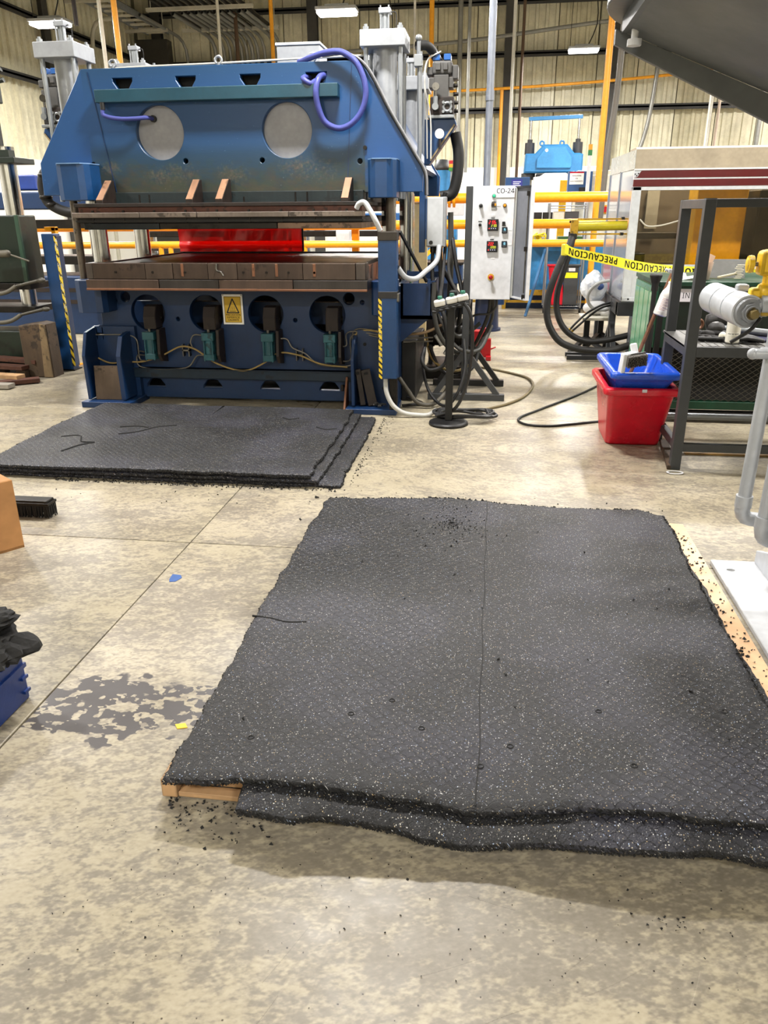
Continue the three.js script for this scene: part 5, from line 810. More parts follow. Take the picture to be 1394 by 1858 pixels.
// things on the rack shelf
{
  const t = thing('bottle', 'white plastic bottle with black hand lettering on the rack shelf', 'bottle');
  add(t, 'body', lathe([[0, 0.155], [0.012, 0.152], [0.036, 0.135], [0.04, 0.125], [0.04, 0.01], [0.036, 0.002], [0, 0]], 1.43, 0.7568, -4.92, 28), M(0xe6e2d4, 0.4));
  add(t, 'tip', lathe([[0, 0.018], [0.008, 0.016], [0.016, 0], [0, 0]], 1.43, 0.905, -4.92, 16), M(0xd9d5c8, 0.5));
  const tx = canvasTex(256, 64, (c, w, h) => { c.fillStyle = '#e9e6da'; c.fillRect(0, 0, w, h); c.fillStyle = '#151412'; c.font = 'italic bold 40px sans-serif'; c.textAlign = 'center'; c.fillText("PRE'SD BAN.", w / 2, 46, 240); });
  const g = new THREE.CylinderGeometry(0.0405, 0.0405, 0.02, 24, 1, true, -1.15, 1.9).translate(1.43, 0.815, -4.92); add(t, 'lettering', g, printMat(tx), true); fin(t);
  const gl = thing('work_glove', 'dark brown work gloves heaped beside a tape roll on the rack shelf', 'gloves'); for (let i = 0; i < 9; i++) add(gl, i < 5 ? 'finger' : 'palm', i < 5 ? capsuleTube([[1.24 + i * 0.03, 0.772, -5.12 + 0.02 * i], [1.25 + i * 0.035, 0.778, -5.06 + 0.02 * i], [1.24 + i * 0.04, 0.771, -5.01 + 0.015 * i]], 0.013, 10, 7) : sph(1.28 + (i - 5) * 0.055, 0.782, -5.12 - 0.03 * (i % 2), 0.04, 1.2, 0.55, 0.9), M(0x2c2622, 0.8, 0, dirtyMap, 0.003)); fin(gl);
  one('tape_roll', 'small brown roll standing on the gloves on the rack shelf', 'roll', new THREE.TorusGeometry(0.026, 0.009, 8, 24).rotateY(0.5).translate(1.275, 0.842, -5.1), m.copper);
  one('black_rod', 'black rubber rod lying along the front of the rack shelf', 'rod', capsuleTube([[1.22, 0.772, -4.98], [1.35, 0.772, -4.97], [1.5, 0.772, -4.97]], 0.014, 20, 8), m.blackRub);
  const bt = thing('rubber_boot', 'bulky dark rubber boot lying on the rack shelf behind the white bottle', 'boot'); add(bt, 'shaft', lathe([[0, 0.0], [0.05, 0.01], [0.066, 0.06], [0.06, 0.14], [0.055, 0.2], [0, 0.2]], 0, 0, 0, 20).rotateZ(-1.45).translate(1.36, 0.825, -5.3), M(0x3b3734, 0.55, 0, dirtyMap)); add(bt, 'toe', sph(1.4, 0.806, -5.18, 0.05, 1.1, 0.9, 1), M(0x3b3734, 0.55)); fin(bt);
  one('cap', 'small cream knob beside the bottle on the rack shelf', 'knob', sph(1.392, 0.785, -4.99, 0.03, 0.8, 0.95, 0.8), m.cream);
  one('rag', 'dark purple rag flat on the rack shelf', 'rag', extY([[1.36, -5.3], [1.5, -5.25], [1.46, -5.05], [1.38, -5.02]], 0.757, 0.766, [], 0.003), M(0x523245, 0.9));
  one('rag', 'blue rag at the right end of the rack shelf', 'rag', extY([[1.5, -5.2], [1.72, -5.25], [1.74, -4.95], [1.54, -4.98]], 0.757, 0.77, [], 0.004), M(0x36396f, 0.9));
  const bh = thing('black_strap', 'crumpled black straps beside the bottle on the rack shelf', 'straps'); for (let i = 0; i < 7; i++) add(bh, 'strap', capsuleTube([[1.48 + 0.01 * i, 0.775 + 0.003 * i, -4.93 - 0.02 * i], [1.52 + rr(0, 0.03), 0.785, -4.9 - 0.03 * i], [1.56 + rr(0, 0.04), 0.776, -4.88 - 0.02 * i]], 0.012, 14, 6), m.black); fin(bh);
  one('steel_tube', 'grey tube lying at an angle across the back of the rack shelf', 'tube', cyl([1.46, 0.80, -5.25], [1.85, 0.785, -5.05], 0.022, 0.022, 14), m.galv);
}
// things on top of the green machine
{
  const t = thing('plastic_cup', 'tilted clear cup with brown stains on top of the green machine', 'cup'); add(t, 'cup', new THREE.LatheGeometry([[0, 0], [0.05, 0], [0.068, 0.13], [0.065, 0.13], [0.047, 0.006], [0, 0.006]].map((p) => new THREE.Vector2(...p)), 24).translate(1.6, 1.001, -6.5), new THREE.MeshPhysicalMaterial({ color: 0xe0cfc0, roughness: 0.3, transmission: 0.6, thickness: 0, side: THREE.DoubleSide })); add(t, 'residue', cyl([1.6, 1.008, -6.5], [1.6, 1.07, -6.5], 0.045, 0.054, 20), M(0x7c4a32, 0.7)); add(t, 'lid', bxc(1.625, 1.15, -6.52, 0.09, 0.085, 0.004, 0.001, 0, -0.2, -0.4), M(0xcfae94, 0.5)); fin(t);
  one('paper_sheet', 'crumpled white paper sheet on top of the green machine', 'paper', [bxc(1.44, 1.035, -6.55, 0.12, 0.005, 0.09, 0.001, 0.2, 0.5, -0.3), bxc(1.5, 1.015, -6.5, 0.1, 0.005, 0.07, 0.001, -0.3, 0.2, 0.2)], m.white);
  one('card_sheet', 'grey card leaning upright on top of the green machine', 'card', bxc(1.79, 1.075, -6.62, 0.3, 0.14, 0.004, 0.001, -0.1, -0.15), M(0x9a9a98, 0.6));
  const b = thing('wire_brush', 'pale bristled brush lying on top of the green machine', 'brush'); add(b, 'handle', bar([1.70, 1.02, -6.45], [1.84, 1.05, -6.47], 0.03, 0.016, 0.004), M(0xc6b99a, 0.7)); for (let i = 0; i < 9; i++) add(b, 'bristle_row', bxc(1.845 + 0.008 * (i % 3), 1.015 + i * 0.012, -6.46, 0.05, 0.006, 0.02, 0.001), M(0xd8d0b8, 0.7)); fin(b);
  const s = thing('standpipe', 'black cast standpipe with a flared mouth beside the green machine', 'pipe'); add(s, 'pipe', lathe([[0, 1.06], [0.042, 1.06], [0.046, 1.045], [0.032, 1.0], [0.026, 0.985], [0.026, 0.94], [0.019, 0.93], [0.018, 0.7], [0.026, 0.68], [0.026, 0.0], [0, 0]], 1.205, 0, -6.25, 20), m.blackRub); add(s, 'foot', lathe([[0, 0.02], [0.07, 0.02], [0.075, 0], [0, 0]], 1.205, 0, -6.25, 20), m.blackRub); fin(s);
}
// ---------------------------------------------------------------- bins, brush, broom stick, spray bottle
function bin(name, label, mat, b, top, y0, y1, rimH, th = 0.008) {   // b, top: [x0,x1,z0,z1]
  const t = thing(name, label, 'bin');
  const rect = (r, e = 0) => { const q = 0.04; const [x0, x1, z0, z1] = [r[0] + e, r[1] - e, r[2] + e, r[3] - e], o = []; for (const [cx, cz, a] of [[x1 - q, z1 - q, 0], [x0 + q, z1 - q, 1], [x0 + q, z0 + q, 2], [x1 - q, z0 + q, 3]]) for (let i = 0; i <= 4; i++) { const an = (a + i / 4) * Math.PI / 2; o.push([cx + q * Math.cos(an), cz + q * Math.sin(an)]); } return o; };
  const loops = [[rect(b), y0], [rect(b, -0.004), y0 + 0.012], [rect(top), y1 - rimH], [rect(top, -0.022), y1 - rimH], [rect(top, -0.03), y1 - rimH + 0.008], [rect(top, -0.03), y1 - 0.012], [rect(top, -0.018), y1], [rect(top, 0.004), y1], [rect(top, 0.012), y1 - 0.008], [rect(b, th), y0 + th]];
  const pos = [], idx = [], N = 20;
  for (const [l, y] of loops) for (const p of l) pos.push(p[0], y, p[1]);
  for (let k = 0; k < loops.length - 1; k++) for (let i = 0; i < N; i++) { const a = k * N + i, c = k * N + (i + 1) % N; idx.push(a, a + N, c, c, a + N, c + N); }
  for (const k of [0, loops.length - 1]) { const c = pos.length / 3; const l = loops[k]; pos.push((b[0] + b[1]) / 2, l[1], (b[2] + b[3]) / 2); for (let i = 0; i < N; i++) { const a = k * N + i, d = k * N + (i + 1) % N; k ? idx.push(a, c, d) : idx.push(a, d, c); } }
  const g = new THREE.BufferGeometry(); g.setAttribute('position', new THREE.Float32BufferAttribute(pos, 3)); g.setIndex(idx); g.computeVertexNormals();
  add(t, 'tub', g, mat); return t;
}
const redBin = bin('bin', 'large tapered red plastic bin on the floor', m.plRed, [0.815, 1.165, -5.72, -5.30], [0.765, 1.185, -5.75, -5.08], 0, 0.44, 0.05); fin(redBin);
one('label_scrap', 'torn white label scrap on the front rim of the red bin', 'label', bxc(0.985, 0.428, -5.047, 0.03, 0.02, 0.003, 0.001), m.white);
const blueBin = bin('bin', 'shallow blue plastic bin nested in the red bin', m.plBlue, [0.86, 1.09, -5.66, -5.22], [0.79, 1.165, -5.75, -5.03], 0.30, 0.55, 0.045); fin(blueBin);
{
  const t = thing('scrub_brush', 'white scrub brush with grey bristles on the front rim of the blue bin', 'brush');
  add(t, 'block', [bxc(0.83, 0.60, -5.04, 0.028, 0.13, 0.06, 0.006, 0.2, 0, -0.1), bxc(0.865, 0.655, -5.05, 0.09, 0.03, 0.06, 0.006, 0.2, 0, 0.2)], m.white); add(t, 'hook', [bxc(0.895, 0.69, -5.07, 0.045, 0.07, 0.02, 0.01, 0.2, -0.3, 0.2)], m.white);
  const gs = []; for (let i = 0; i < 14; i++) for (let j = 0; j < 10; j++) gs.push(bar([0.850 + i * 0.0082, 0.59 + j * 0.007 + i * 0.0013, -5.02], [0.852 + i * 0.0085 + rr(-0.003, 0.003), 0.585 + j * 0.007 + i * 0.0016, -4.97 + rr(-0.004, 0.004)], 0.0045, 0.0045));
  tag(add(t, 'bristles', gs, M(0x6d655c, 0.8)), null, null, null, 'stuff'); add(t, 'bristle_base', bxc(0.905, 0.63, -5.03, 0.125, 0.08, 0.02, 0.004, 0, 0, 0.17), m.black); fin(t);
}
{
  const t = thing('broom_stick', 'worn copper coloured broom stick standing in the blue bin', 'stick'); add(t, 'stick', cyl([0.935, 0.32, -5.55], [1.213, 1.205, -5.62], 0.013, 0.013, 12), m.copper); add(t, 'tip', cyl([1.19, 1.12, -5.615], [1.215, 1.212, -5.62], 0.0155, 0.015, 12), m.brown); fin(t);
  const s = thing('spray_bottle', 'white spray bottle with a yellow collar hanging against the broom stick', 'bottle');
  const put = (g) => g.rotateZ(-0.27).translate(1.12, 0.84, -5.55);
  add(s, 'body', put(lathe([[0, 0], [0.04, 0], [0.045, 0.008], [0.045, 0.13], [0.04, 0.155], [0.024, 0.185], [0.022, 0.21], [0.025, 0.212], [0.025, 0.225], [0, 0.225]], 0, 0, 0, 28)), M(0xe8e4de, 0.4));
  add(s, 'collar', put(cyl([0, 0.225, 0], [0, 0.25, 0], 0.022, 0.021, 16)), m.yellowBr);
  add(s, 'trigger_head', [put(box(-0.02, 0.025, 0.25, 0.285, -0.014, 0.014, 0.005)), put(box(-0.055, 0.03, 0.275, 0.3, -0.012, 0.012, 0.005)), put(bar([0.02, 0.28, 0], [0.045, 0.225, 0], 0.01, 0.014)), put(cyl([-0.06, 0.287, 0], [-0.075, 0.287, 0], 0.01))], m.white);
  const tx = canvasTex(200, 240, (c, w, h) => { c.fillStyle = '#e9e6e2'; c.fillRect(0, 0, w, h); c.fillStyle = '#a86a64'; for (let i = 0; i < 9; i++) c.fillRect(20, 24 + i * 22, 130 + 40 * Math.sin(i * 3), 6); c.fillStyle = '#6a6fa0'; for (let i = 0; i < 4; i++) c.fillRect(70, 33 + i * 44, 90, 5); });
  add(s, 'label', put(new THREE.CylinderGeometry(0.0456, 0.0456, 0.1, 24, 1, true, -0.9, 2.0).translate(0, 0.075, 0)), printMat(tx), true); fin(s);
}
// ---------------------------------------------------------------- overhead arm, its base and pipework at the right edge
{
  const t = thing('swing_arm', 'dark grey steel swing arm with a round top plate overhead at the right', 'crane arm');
  const d = M(0x7b7f80, 0.5);
  const lo = (x) => 2.043 - 0.463 * (x - 0.39), up = (x) => 2.093 - 0.394 * (x - 0.385);
  add(t, 'web_plate', extZ([[0.385, lo(0.385)], [1.9, lo(1.9)], [1.9, up(1.9)], [0.385, up(0.385)]], -3.225, -3.2, [], 0.002), d);
  add(t, 'under_plate', extZ([[0.425, up(0.425)], [2.2, up(2.2)], [2.2, up(2.2) + 0.02], [0.425, up(0.425) + 0.02]], -3.2, -1.9, [], 0.002), d);
  add(t, 'end_plate', extZ([[0.405, up(0.425)], [0.425, up(0.425)], [0.425, 2.125], [0.405, 2.125]], -3.2, -2.5), d); add(t, 'outer_plate', extZ([[0.425, up(0.425)], [2.2, up(2.2)], [2.2, 2.125], [0.425, 2.125]], -1.92, -1.9), d);
  add(t, 'top_plate', extY((() => { const o = []; for (let i = 0; i <= 24; i++) { const a = Math.PI / 2 + i / 24 * Math.PI; o.push([0.95 + 0.62 * Math.cos(a), -3.0 + 0.62 * Math.sin(a)]); } o.push([2.4, -3.62], [2.4, -1.9], [0.95, -1.9]); return o; })(), 2.125, 2.155, [], 0.004), M(0x7d8184, 0.45));
  add(t, 'bolt', [cyl([0.44, 2.03, -3.12], [0.44, 2.075, -3.12], 0.012), cyl([0.44, 2.025, -3.12], [0.44, 2.045, -3.12], 0.026, 0.026, 6)], m.white);
  add(t, 'column', box(1.6, 2.0, 0.03, 2.6, -3.25, -2.75, 0.01), M(0x7d8184, 0.5));
  add(t, 'base_plate', extY([[1.03, -3.36], [2.2, -3.36], [2.2, -2.0], [1.03, -2.0]], 0.0, 0.022, [(() => { const p = new THREE.Path(); p.absellipse(1.09, 3.255, 0.022, 0.018, 0, Math.PI * 2, true); return p; })()], 0.003), M(0xe3e6ea, 0.45)); 
  add(t, 'gusset', extX([[-3.35, 0.022], [-2.3, 0.022], [-2.3, 0.45], [-3.35, 0.08]], 1.215, 1.24, [], 0.003), M(0xcdd1d8, 0.45)); fin(t);
}
{
  const t = thing('pipework', 'grey pipework with elbows, a ribbed cylinder and a chipped yellow valve at the right edge', 'pipes'), g = M(0xb6babf, 0.45, 0.1);
  const pp = (x, z, yb, x2, top) => { const q = add(t, 'pipe', cyl([x, yb, z], [x + 0.01, top, z], 0.027, 0.027, 18), g); add(q, 'coupling', cyl([x, yb - 0.005, z], [x, yb + 0.045, z], 0.034, 0.034, 18), g); add(q, 'elbow', tube([[x, yb + 0.0, z], [x, yb - 0.025, z], [x + 0.015, yb - 0.05, z], [x + 0.04, yb - 0.058, z], [x2, yb - 0.058, z]], 0.031, 24, 12), g); };
  pp(1.076, -3.2, 0.345, 1.5, 1.06); pp(1.126, -3.08, 0.30, 1.5, 1.0); pp(1.165, -2.95, 0.265, 1.21, 1.0);
  add(t, 'clamp', [bxc(1.07, 0.985, -3.17, 0.07, 0.04, 0.06, 0.008), cyl([1.0, 0.985, -3.15], [1.05, 0.985, -3.15], 0.02), sph(1.0, 0.985, -3.15, 0.022), box(1.05, 1.6, 0.97, 1.0, -3.2, -3.15, 0.004)], g);
  const A = V(1.0, 1.128, -3.82), Bq = V(1.062, 1.102, -3.42), dir = Bq.clone().sub(A).normalize(), at = (s) => { const p = A.clone().addScaledVector(dir, s); return [p.x, p.y, p.z]; };
  const rib = add(t, 'ribbed_cylinder', [[0, 0.115, 0.066], [0.125, 0.235, 0.067], [0.245, 0.355, 0.068]].map(([a, b, r]) => cyl(at(a), at(b), r, r, 36)).concat([cyl(at(0), at(0.36), 0.058, 0.058, 30)]), M(0xd0d4da, 0.4, 0.1));
  add(rib, 'end_cap', [cyl(at(0.355), at(0.375), 0.06, 0.056, 32), cyl(at(0.375), at(0.39), 0.042, 0.04, 8), cyl(at(0.385), at(0.4), 0.03, 0.03, 20)], M(0x9fa3a9, 0.4, 0.15));
  add(rib, 'plug', [cyl(at(0.39), at(0.425), 0.019, 0.019, 6), cyl(at(0.38), at(0.40), 0.026, 0.026, 16)], M(0xa3905f, 0.35, 0.7)); add(rib, 'lug', [bxc(1.06, 1.19, -3.62, 0.05, 0.03, 0.05, 0.01)], g);
  const yv = M(0xffcf28, 0.45, 0, grimeMap, 0.002), z = -3.5; const v = add(t, 'valve', [bxc(1.115, 1.298, z, 0.085, 0.10, 0.08, 0.018), bxc(1.12, 1.335, z, 0.06, 0.03, 0.07, 0.012), cyl([1.125, 1.17, z], [1.125, 1.26, z], 0.024), sph(1.115, 1.185, z, 0.038), bxc(1.085, 1.178, z, 0.06, 0.045, 0.05, 0.012), bxc(1.16, 1.165, z, 0.09, 0.05, 0.05, 0.01)], yv);
  add(v, 'handwheel', [cyl([1.033, 1.293, z], [1.053, 1.293, z], 0.034, 0.034, 12), sph(1.043, 1.293, z, 0.03, 0.6, 1.2, 1)], yv); add(v, 'stem', cyl([1.05, 1.293, z], [1.09, 1.293, z], 0.009), m.steel);
  add(t, 'outlet_pipe', [cyl([1.09, 1.13, z + 0.02], [1.6, 1.13, z + 0.02], 0.03, 0.03, 16), cyl([1.1, 1.13, z + 0.02], [1.13, 1.13, z + 0.02], 0.045, 0.045, 16)], g); add(t, 'lever', tube([[1.10, 1.085, z + 0.06], [1.07, 1.04, z + 0.06], [1.0, 0.98, z + 0.04]], 0.008, 16, 6), m.black); add(t, 'drain_line', tube([[1.09, 1.1, z + 0.05], [1.15, 1.1, z + 0.05], [1.3, 1.1, z + 0.05]], 0.01, 10, 6), M(0xc9a63a, 0.4, 0.5)); 
  fin(t);
}
// ---------------------------------------------------------------- yellow pipe rail
{
  const t = thing('guard_rail', 'thick yellow three-pipe rail running behind the press and cabinet', 'guard rail'), z = -11.5;
  for (const [y, r] of [[1.655, 0.066], [1.318, 0.062], [1.066, 0.05]]) add(t, 'rail', cyl([-9.0, y, z], [2.35, y + 0.03, z], r, r, 20), m.yellow);
  for (const x of [-0.62, -5.0]) add(t, 'flange', [cyl([x - 0.05, 1.68, z], [x - 0.015, 1.68, z], 0.12, 0.12, 24), cyl([x + 0.015, 1.68, z], [x + 0.05, 1.68, z], 0.12, 0.12, 24)], m.yellow);
  for (const x of [-7.6, -5.25, -2.0, 2.2]) add(t, 'post', box(x - 0.05, x + 0.05, 0, 1.68, z - 0.19, z - 0.09, 0.006), m.yellow);
  for (const x of [-3.0, -2.72, -4.9, -4.75, 1.62, 1.78]) add(t, 'stub', cyl([x, 0.93, z], [x, 1.06, z], 0.036, 0.036, 12), m.yellow);
  for (const x of [-7.6, -5.25, -2.0, 2.2]) add(t, 'base_plate', box(x - 0.1, x + 0.1, 0, 0.015, z - 0.25, z - 0.03), m.yellow); fin(t);
}
// light blue press against the back wall
{
  const t = thing('light_blue_press', 'light blue press with octagon panel and tall lifting frame near the back wall', 'press'), z = -17, sb = m.skyBlue;
  add(t, 'head', extZ([[0.5, 2.22], [1.64, 2.215], [1.635, 2.55], [1.56, 2.57], [1.46, 2.57], [1.32, 2.73], [0.86, 2.73], [0.7, 2.57], [0.52, 2.57]], z - 0.6, z, [], 0.03), sb);
  const oc = [[0.74, 2.30], [1.4, 2.295], [1.42, 2.33], [1.42, 2.48], [1.28, 2.68], [0.9, 2.68], [0.74, 2.47]]; add(t, 'raised_panel', extZ(oc, z - 0.02, z + 0.05, [], 0.012), M(0x49a0e0, 0.4));
  add(t, 'emblem', cyl([0.92, 2.62, z + 0.05], [0.92, 2.62, z + 0.058], 0.03, 0.03, 24), m.white);
  for (const x of [0.6, 1.54]) { const c = add(t, 'column', cyl([x, 0.3, z - 0.3], [x, 2.3, z - 0.3], 0.085, 0.085, 24), m.chrome); add(c, 'column_cap', [cyl([x, 2.57, z - 0.3], [x, 2.78, z - 0.3], 0.1, 0.095, 24), cyl([x, 2.78, z - 0.3], [x, 2.84, z - 0.3], 0.05)], M(0x54565a, 0.5, 0.2)); add(c, 'lift_rod', cyl([x, 2.8, z - 0.3], [x, 3.22, z - 0.3], 0.025, 0.025, 12), m.chrome); add(c, 'column_nut', cyl([x, 2.1, z - 0.3], [x, 2.22, z - 0.3], 0.14, 0.14, 24), m.valve); }
  add(t, 'lift_beam', bar([0.55, 3.21, z - 0.3], [1.6, 3.235, z - 0.3], 0.06, 0.07, 0.01), sb); for (const x of [0.84, 1.23]) add(t, 'lifting_eye', new THREE.TorusGeometry(0.04, 0.016, 8, 16).translate(x, 2.77, z - 0.3), sb);
  add(t, 'guard_hood', [extZ([[0.69, 0.9], [1.45, 0.9], [1.45, 2.13], [1.4, 2.14], [1.3, 2.2], [0.9, 2.2], [0.8, 2.14], [0.69, 2.13]], z, z + 0.3, [], 0.01)], m.white); add(t, 'black_seal', box(0.75, 1.42, 2.14, 2.2, z - 0.4, z, 0.01), m.black);
  add(t, 'bed', box(0.4, 1.75, 0.0, 0.9, z - 0.8, z + 0.2, 0.02), sb); fin(t);
}
{
  const t = thing('light_blue_machine', 'long light blue machine bed on a yellow frame behind the red and grey trays', 'machine'), z = -13.3;
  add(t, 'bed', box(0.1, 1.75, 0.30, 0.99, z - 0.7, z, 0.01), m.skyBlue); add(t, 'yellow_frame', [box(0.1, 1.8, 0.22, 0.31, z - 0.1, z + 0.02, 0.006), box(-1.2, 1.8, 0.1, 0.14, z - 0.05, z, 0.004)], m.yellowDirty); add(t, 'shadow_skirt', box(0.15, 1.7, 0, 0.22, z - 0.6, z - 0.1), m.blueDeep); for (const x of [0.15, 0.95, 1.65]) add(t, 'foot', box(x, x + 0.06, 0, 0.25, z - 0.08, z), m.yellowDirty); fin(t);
}
{
  const t = thing('electrical_cabinet', 'tall cream electrical cabinet with a red stop button behind the yellow rail', 'electrical cabinet');
  add(t, 'housing', box(1.28, 2.25, 0, 2.12, -14.6, -14.05, 0.01), M(0xe6e2cc, 0.5)); add(t, 'door', box(1.31, 1.62, 0.1, 2.05, -14.05, -14.03, 0.006), M(0xe9e5d2, 0.5)); add(t, 'door', box(1.64, 2.2, 0.1, 2.05, -14.05, -14.03, 0.006), M(0xe9e5d2, 0.5));
  const b = add(t, 'stop_plate', box(1.695, 1.83, 1.46, 1.595, -14.03, -14.01, 0.004), m.orange); add(b, 'stop_button', cyl([1.763, 1.527, -14.01], [1.763, 1.527, -13.96], 0.04, 0.045, 20), m.red); add(t, 'grey_tag', box(1.33, 1.42, 1.36, 1.58, -14.03, -14.02), m.greyDark); fin(t);
  const q = thing('electrical_cabinet', 'blue electrical cabinet with a white notice right of the light blue press', 'electrical cabinet'); add(q, 'housing', box(1.12, 1.5, 1.66, 2.1, -14.0, -13.8, 0.008), M(0x2c69ad, 0.45)); add(q, 'handle', [box(1.3, 1.4, 1.8, 1.86, -13.8, -13.78)], m.black); add(q, 'lock', cyl([1.28, 1.72, -13.8], [1.28, 1.72, -13.78], 0.035), m.black); add(q, 'rear_mount', box(1.3, 1.48, 0, 1.66, -14.02, -14.0, 0.006), M(0xd9d4c0, 0.6));
  panel(q, 'notice', canvasTex(256, 220, (c, w, h) => { c.fillStyle = '#f1f1ee'; c.fillRect(0, 0, w, h); c.fillStyle = '#b23'; c.fillRect(0, 0, w, 24); c.fillStyle = '#444'; c.font = 'bold 34px sans-serif'; c.textAlign = 'center'; ['MÁQUINA', 'EN', 'MANTENIMIENTO'].forEach((s, i) => c.fillText(s, w / 2, 80 + i * 48, 230)); }), 1.14, 1.36, 1.905, 2.09, -13.795); fin(q);
  const r = thing('electrical_cabinet', 'blue box with a purple notice behind the top of the white control cabinet', 'electrical cabinet'); add(r, 'housing', box(0.12, 0.52, 1.5, 2.03, -14.3, -14.02, 0.008), M(0x2c69ad, 0.45)); add(r, 'pedestal', box(0.2, 0.45, 0, 1.5, -14.3, -14.1), M(0x2c69ad, 0.5)); panel(r, 'notice', canvasTex(160, 200, (c, w, h) => { c.fillStyle = '#3c3f8f'; c.fillRect(0, 0, w, h); c.fillStyle = '#dfe0f2'; for (let i = 0; i < 4; i++) c.fillRect(24, 30 + i * 26, 112 - 20 * (i % 2), 12); c.fillRect(60, 140, 40, 40); }), 0.22, 0.40, 1.78, 2.0, -14.015); fin(r);
}
one('yellow_column', 'bright yellow upright behind the wire cart and rails', 'post', [box(1.06, 1.18, 0, 2.0, -14.75, -14.65, 0.006), box(1.0, 1.24, 0, 0.02, -14.8, -14.6)], M(0xffc41a, 0.45));
{
  const t = thing('wire_cart', 'chrome wire cart holding tall trays in front of the light blue machine', 'cart'), z = -12.95;
  for (const [x, zz] of [[0.80, z + 0.15], [1.36, z + 0.15], [0.80, z - 0.2], [1.36, z - 0.2]]) add(t, 'post', cyl([x, 0.08, zz], [x, 1.62, zz], 0.014, 0.014, 8), m.galv);
  for (const y of [0.1, 1.04, 1.32, 1.58]) { const gs = []; for (let i = 0; i <= 14; i++) gs.push(cyl([0.8 + i * 0.04, y, z - 0.2], [0.8 + i * 0.04, y, z + 0.15], 0.004, 0.004, 5)); for (const zz of [z - 0.2, z + 0.15]) gs.push(cyl([0.8, y, zz], [1.36, y, zz], 0.008, 0.008, 6), cyl([0.8, y - 0.04, zz], [1.36, y - 0.04, zz], 0.006, 0.006, 6)); add(t, 'wire_shelf', gs, m.galv); }
  for (const x of [0.80, 1.36]) add(t, 'caster', cyl([x - 0.015, 0.04, z + 0.15], [x + 0.015, 0.04, z + 0.15], 0.04, 0.04, 14), m.black); fin(t);
}
{
  const mk = (name, label, mt, x0, x1, d, z) => { const t = thing(name, label, 'tray'); add(t, 'tray', extZ([[x0 + d, 0.115], [x1 + d, 0.115], [x1, 0.72], [x0, 0.72]], z - 0.12, z, [], 0.008), mt); add(t, 'rim', bxc((x0 + x1) / 2, 0.715, z - 0.055, x1 - x0 + 0.04, 0.03, 0.15, 0.008), mt); return t; };
  const a = mk('storage_tray', 'tall red tray leaning in the wire cart', m.plRed, 0.84, 1.04, 0.08, -12.86); add(a, 'white_tag', [box(0.93, 1.0, 0.61, 0.66, -12.86, -12.852), box(0.92, 0.98, 0.50, 0.55, -12.86, -12.852)], m.white); fin(a);
  const b = mk('storage_tray', 'tall dark grey tray with yellow sticker leaning in the wire cart', m.greyPaint, 1.09, 1.31, 0.0, -12.84); add(b, 'yellow_sticker', box(1.1, 1.29, 0.53, 0.61, -12.84, -12.832), M(0xf3ee1c, 0.5)); add(b, 'white_tag', box(1.15, 1.25, 0.63, 0.68, -12.84, -12.832), m.white); fin(b);
  one('parts_box', 'grey and white parts boxes on the upper shelf of the wire cart', 'box', [box(0.86, 1.02, 1.33, 1.5, -13.05, -12.85, 0.004)], m.cream); one('parts_box', 'dark grey parts box on the upper shelf of the wire cart', 'box', box(1.04, 1.24, 1.33, 1.5, -13.05, -12.85, 0.004), m.greyPaint); one('parts_box', 'flat green parts tray on the middle shelf of the wire cart', 'box', box(0.95, 1.32, 1.05, 1.14, -13.05, -12.82, 0.004), M(0x3f7a4a, 0.5));
  one('black_crate', 'black crates standing left of the wire cart', 'crate', [box(0.58, 0.7, 1.33, 1.49, -13.3, -13.05, 0.006), box(0.72, 0.86, 1.33, 1.49, -13.3, -13.05, 0.006)], m.black); one('crate_stand', 'low cream support stand under the black crates', 'stand', [box(0.56, 0.78, 0.99, 1.33, -13.4, -13.05, 0.005)], m.cream);
  const gs = []; for (let i = 0; i < 11; i++) gs.push(new THREE.TorusGeometry(0.06, 0.011, 6, 16).rotateX(rnd() * 3).rotateY(rnd() * 3).translate(0.66 + rr(-0.08, 0.13), 1.12 + rr(-0.05, 0.05), -12.95 + rr(-0.05, 0.05))); one('coiled_hose', 'bright yellow coiled air hose left of the wire cart', 'hose', gs, M(0xf7de17, 0.4));
  one('ladder_leg', 'thin blue pole leaning on the floor left of the wire cart', 'pole', bar([0.50, 0.0, -12.3], [0.78, 0.95, -12.95], 0.035), M(0x3a7fb8, 0.5));
}
// machines seen past and under the big press
function backMachine(label, mt, x0, x1, z, h, rows) {
  const t = thing('back_machine', label, 'machine');
  add(t, 'bed', box(x0, x1, 0, h * 0.42, z - 0.8, z, 0.02), mt); for (const x of [x0 + 0.12, x1 - 0.12]) add(t, 'column', cyl([x, h * 0.42, z - 0.3], [x, h * 0.9, z - 0.3], 0.09, 0.09, 18), m.chrome);
  add(t, 'beam', box(x0, x1, h * 0.88, h, z - 0.7, z - 0.05, 0.02), mt); add(t, 'platen', box(x0 + 0.1, x1 - 0.1, h * 0.5, h * 0.56, z - 0.6, z - 0.1, 0.01), m.darkSteel); add(t, 'platen', box(x0 + 0.1, x1 - 0.1, h * 0.75, h * 0.81, z - 0.6, z - 0.1, 0.01), m.darkSteel); for (const y of rows) add(t, 'plate', box(x0 + 0.2, x1 - 0.2, y, y + 0.05, z - 0.02, z + 0.01), m.brown); return fin(t);
}
backMachine('blue press with twin columns behind the rail at the far left', m.blueDark, -6.9, -5.1, -9.9, 1.78, [0.4, 0.55]);
one('blue_bin', 'small bright blue bin high on the machine at the far left', 'bin', box(-6.25, -5.85, 1.80, 1.98, -10.3, -10.0, 0.02), M(0x2a55c0, 0.5));
backMachine('blue press seen through the opening of the big press on its left', m.blue, -6.2, -4.6, -13.6, 1.5, [0.9]);
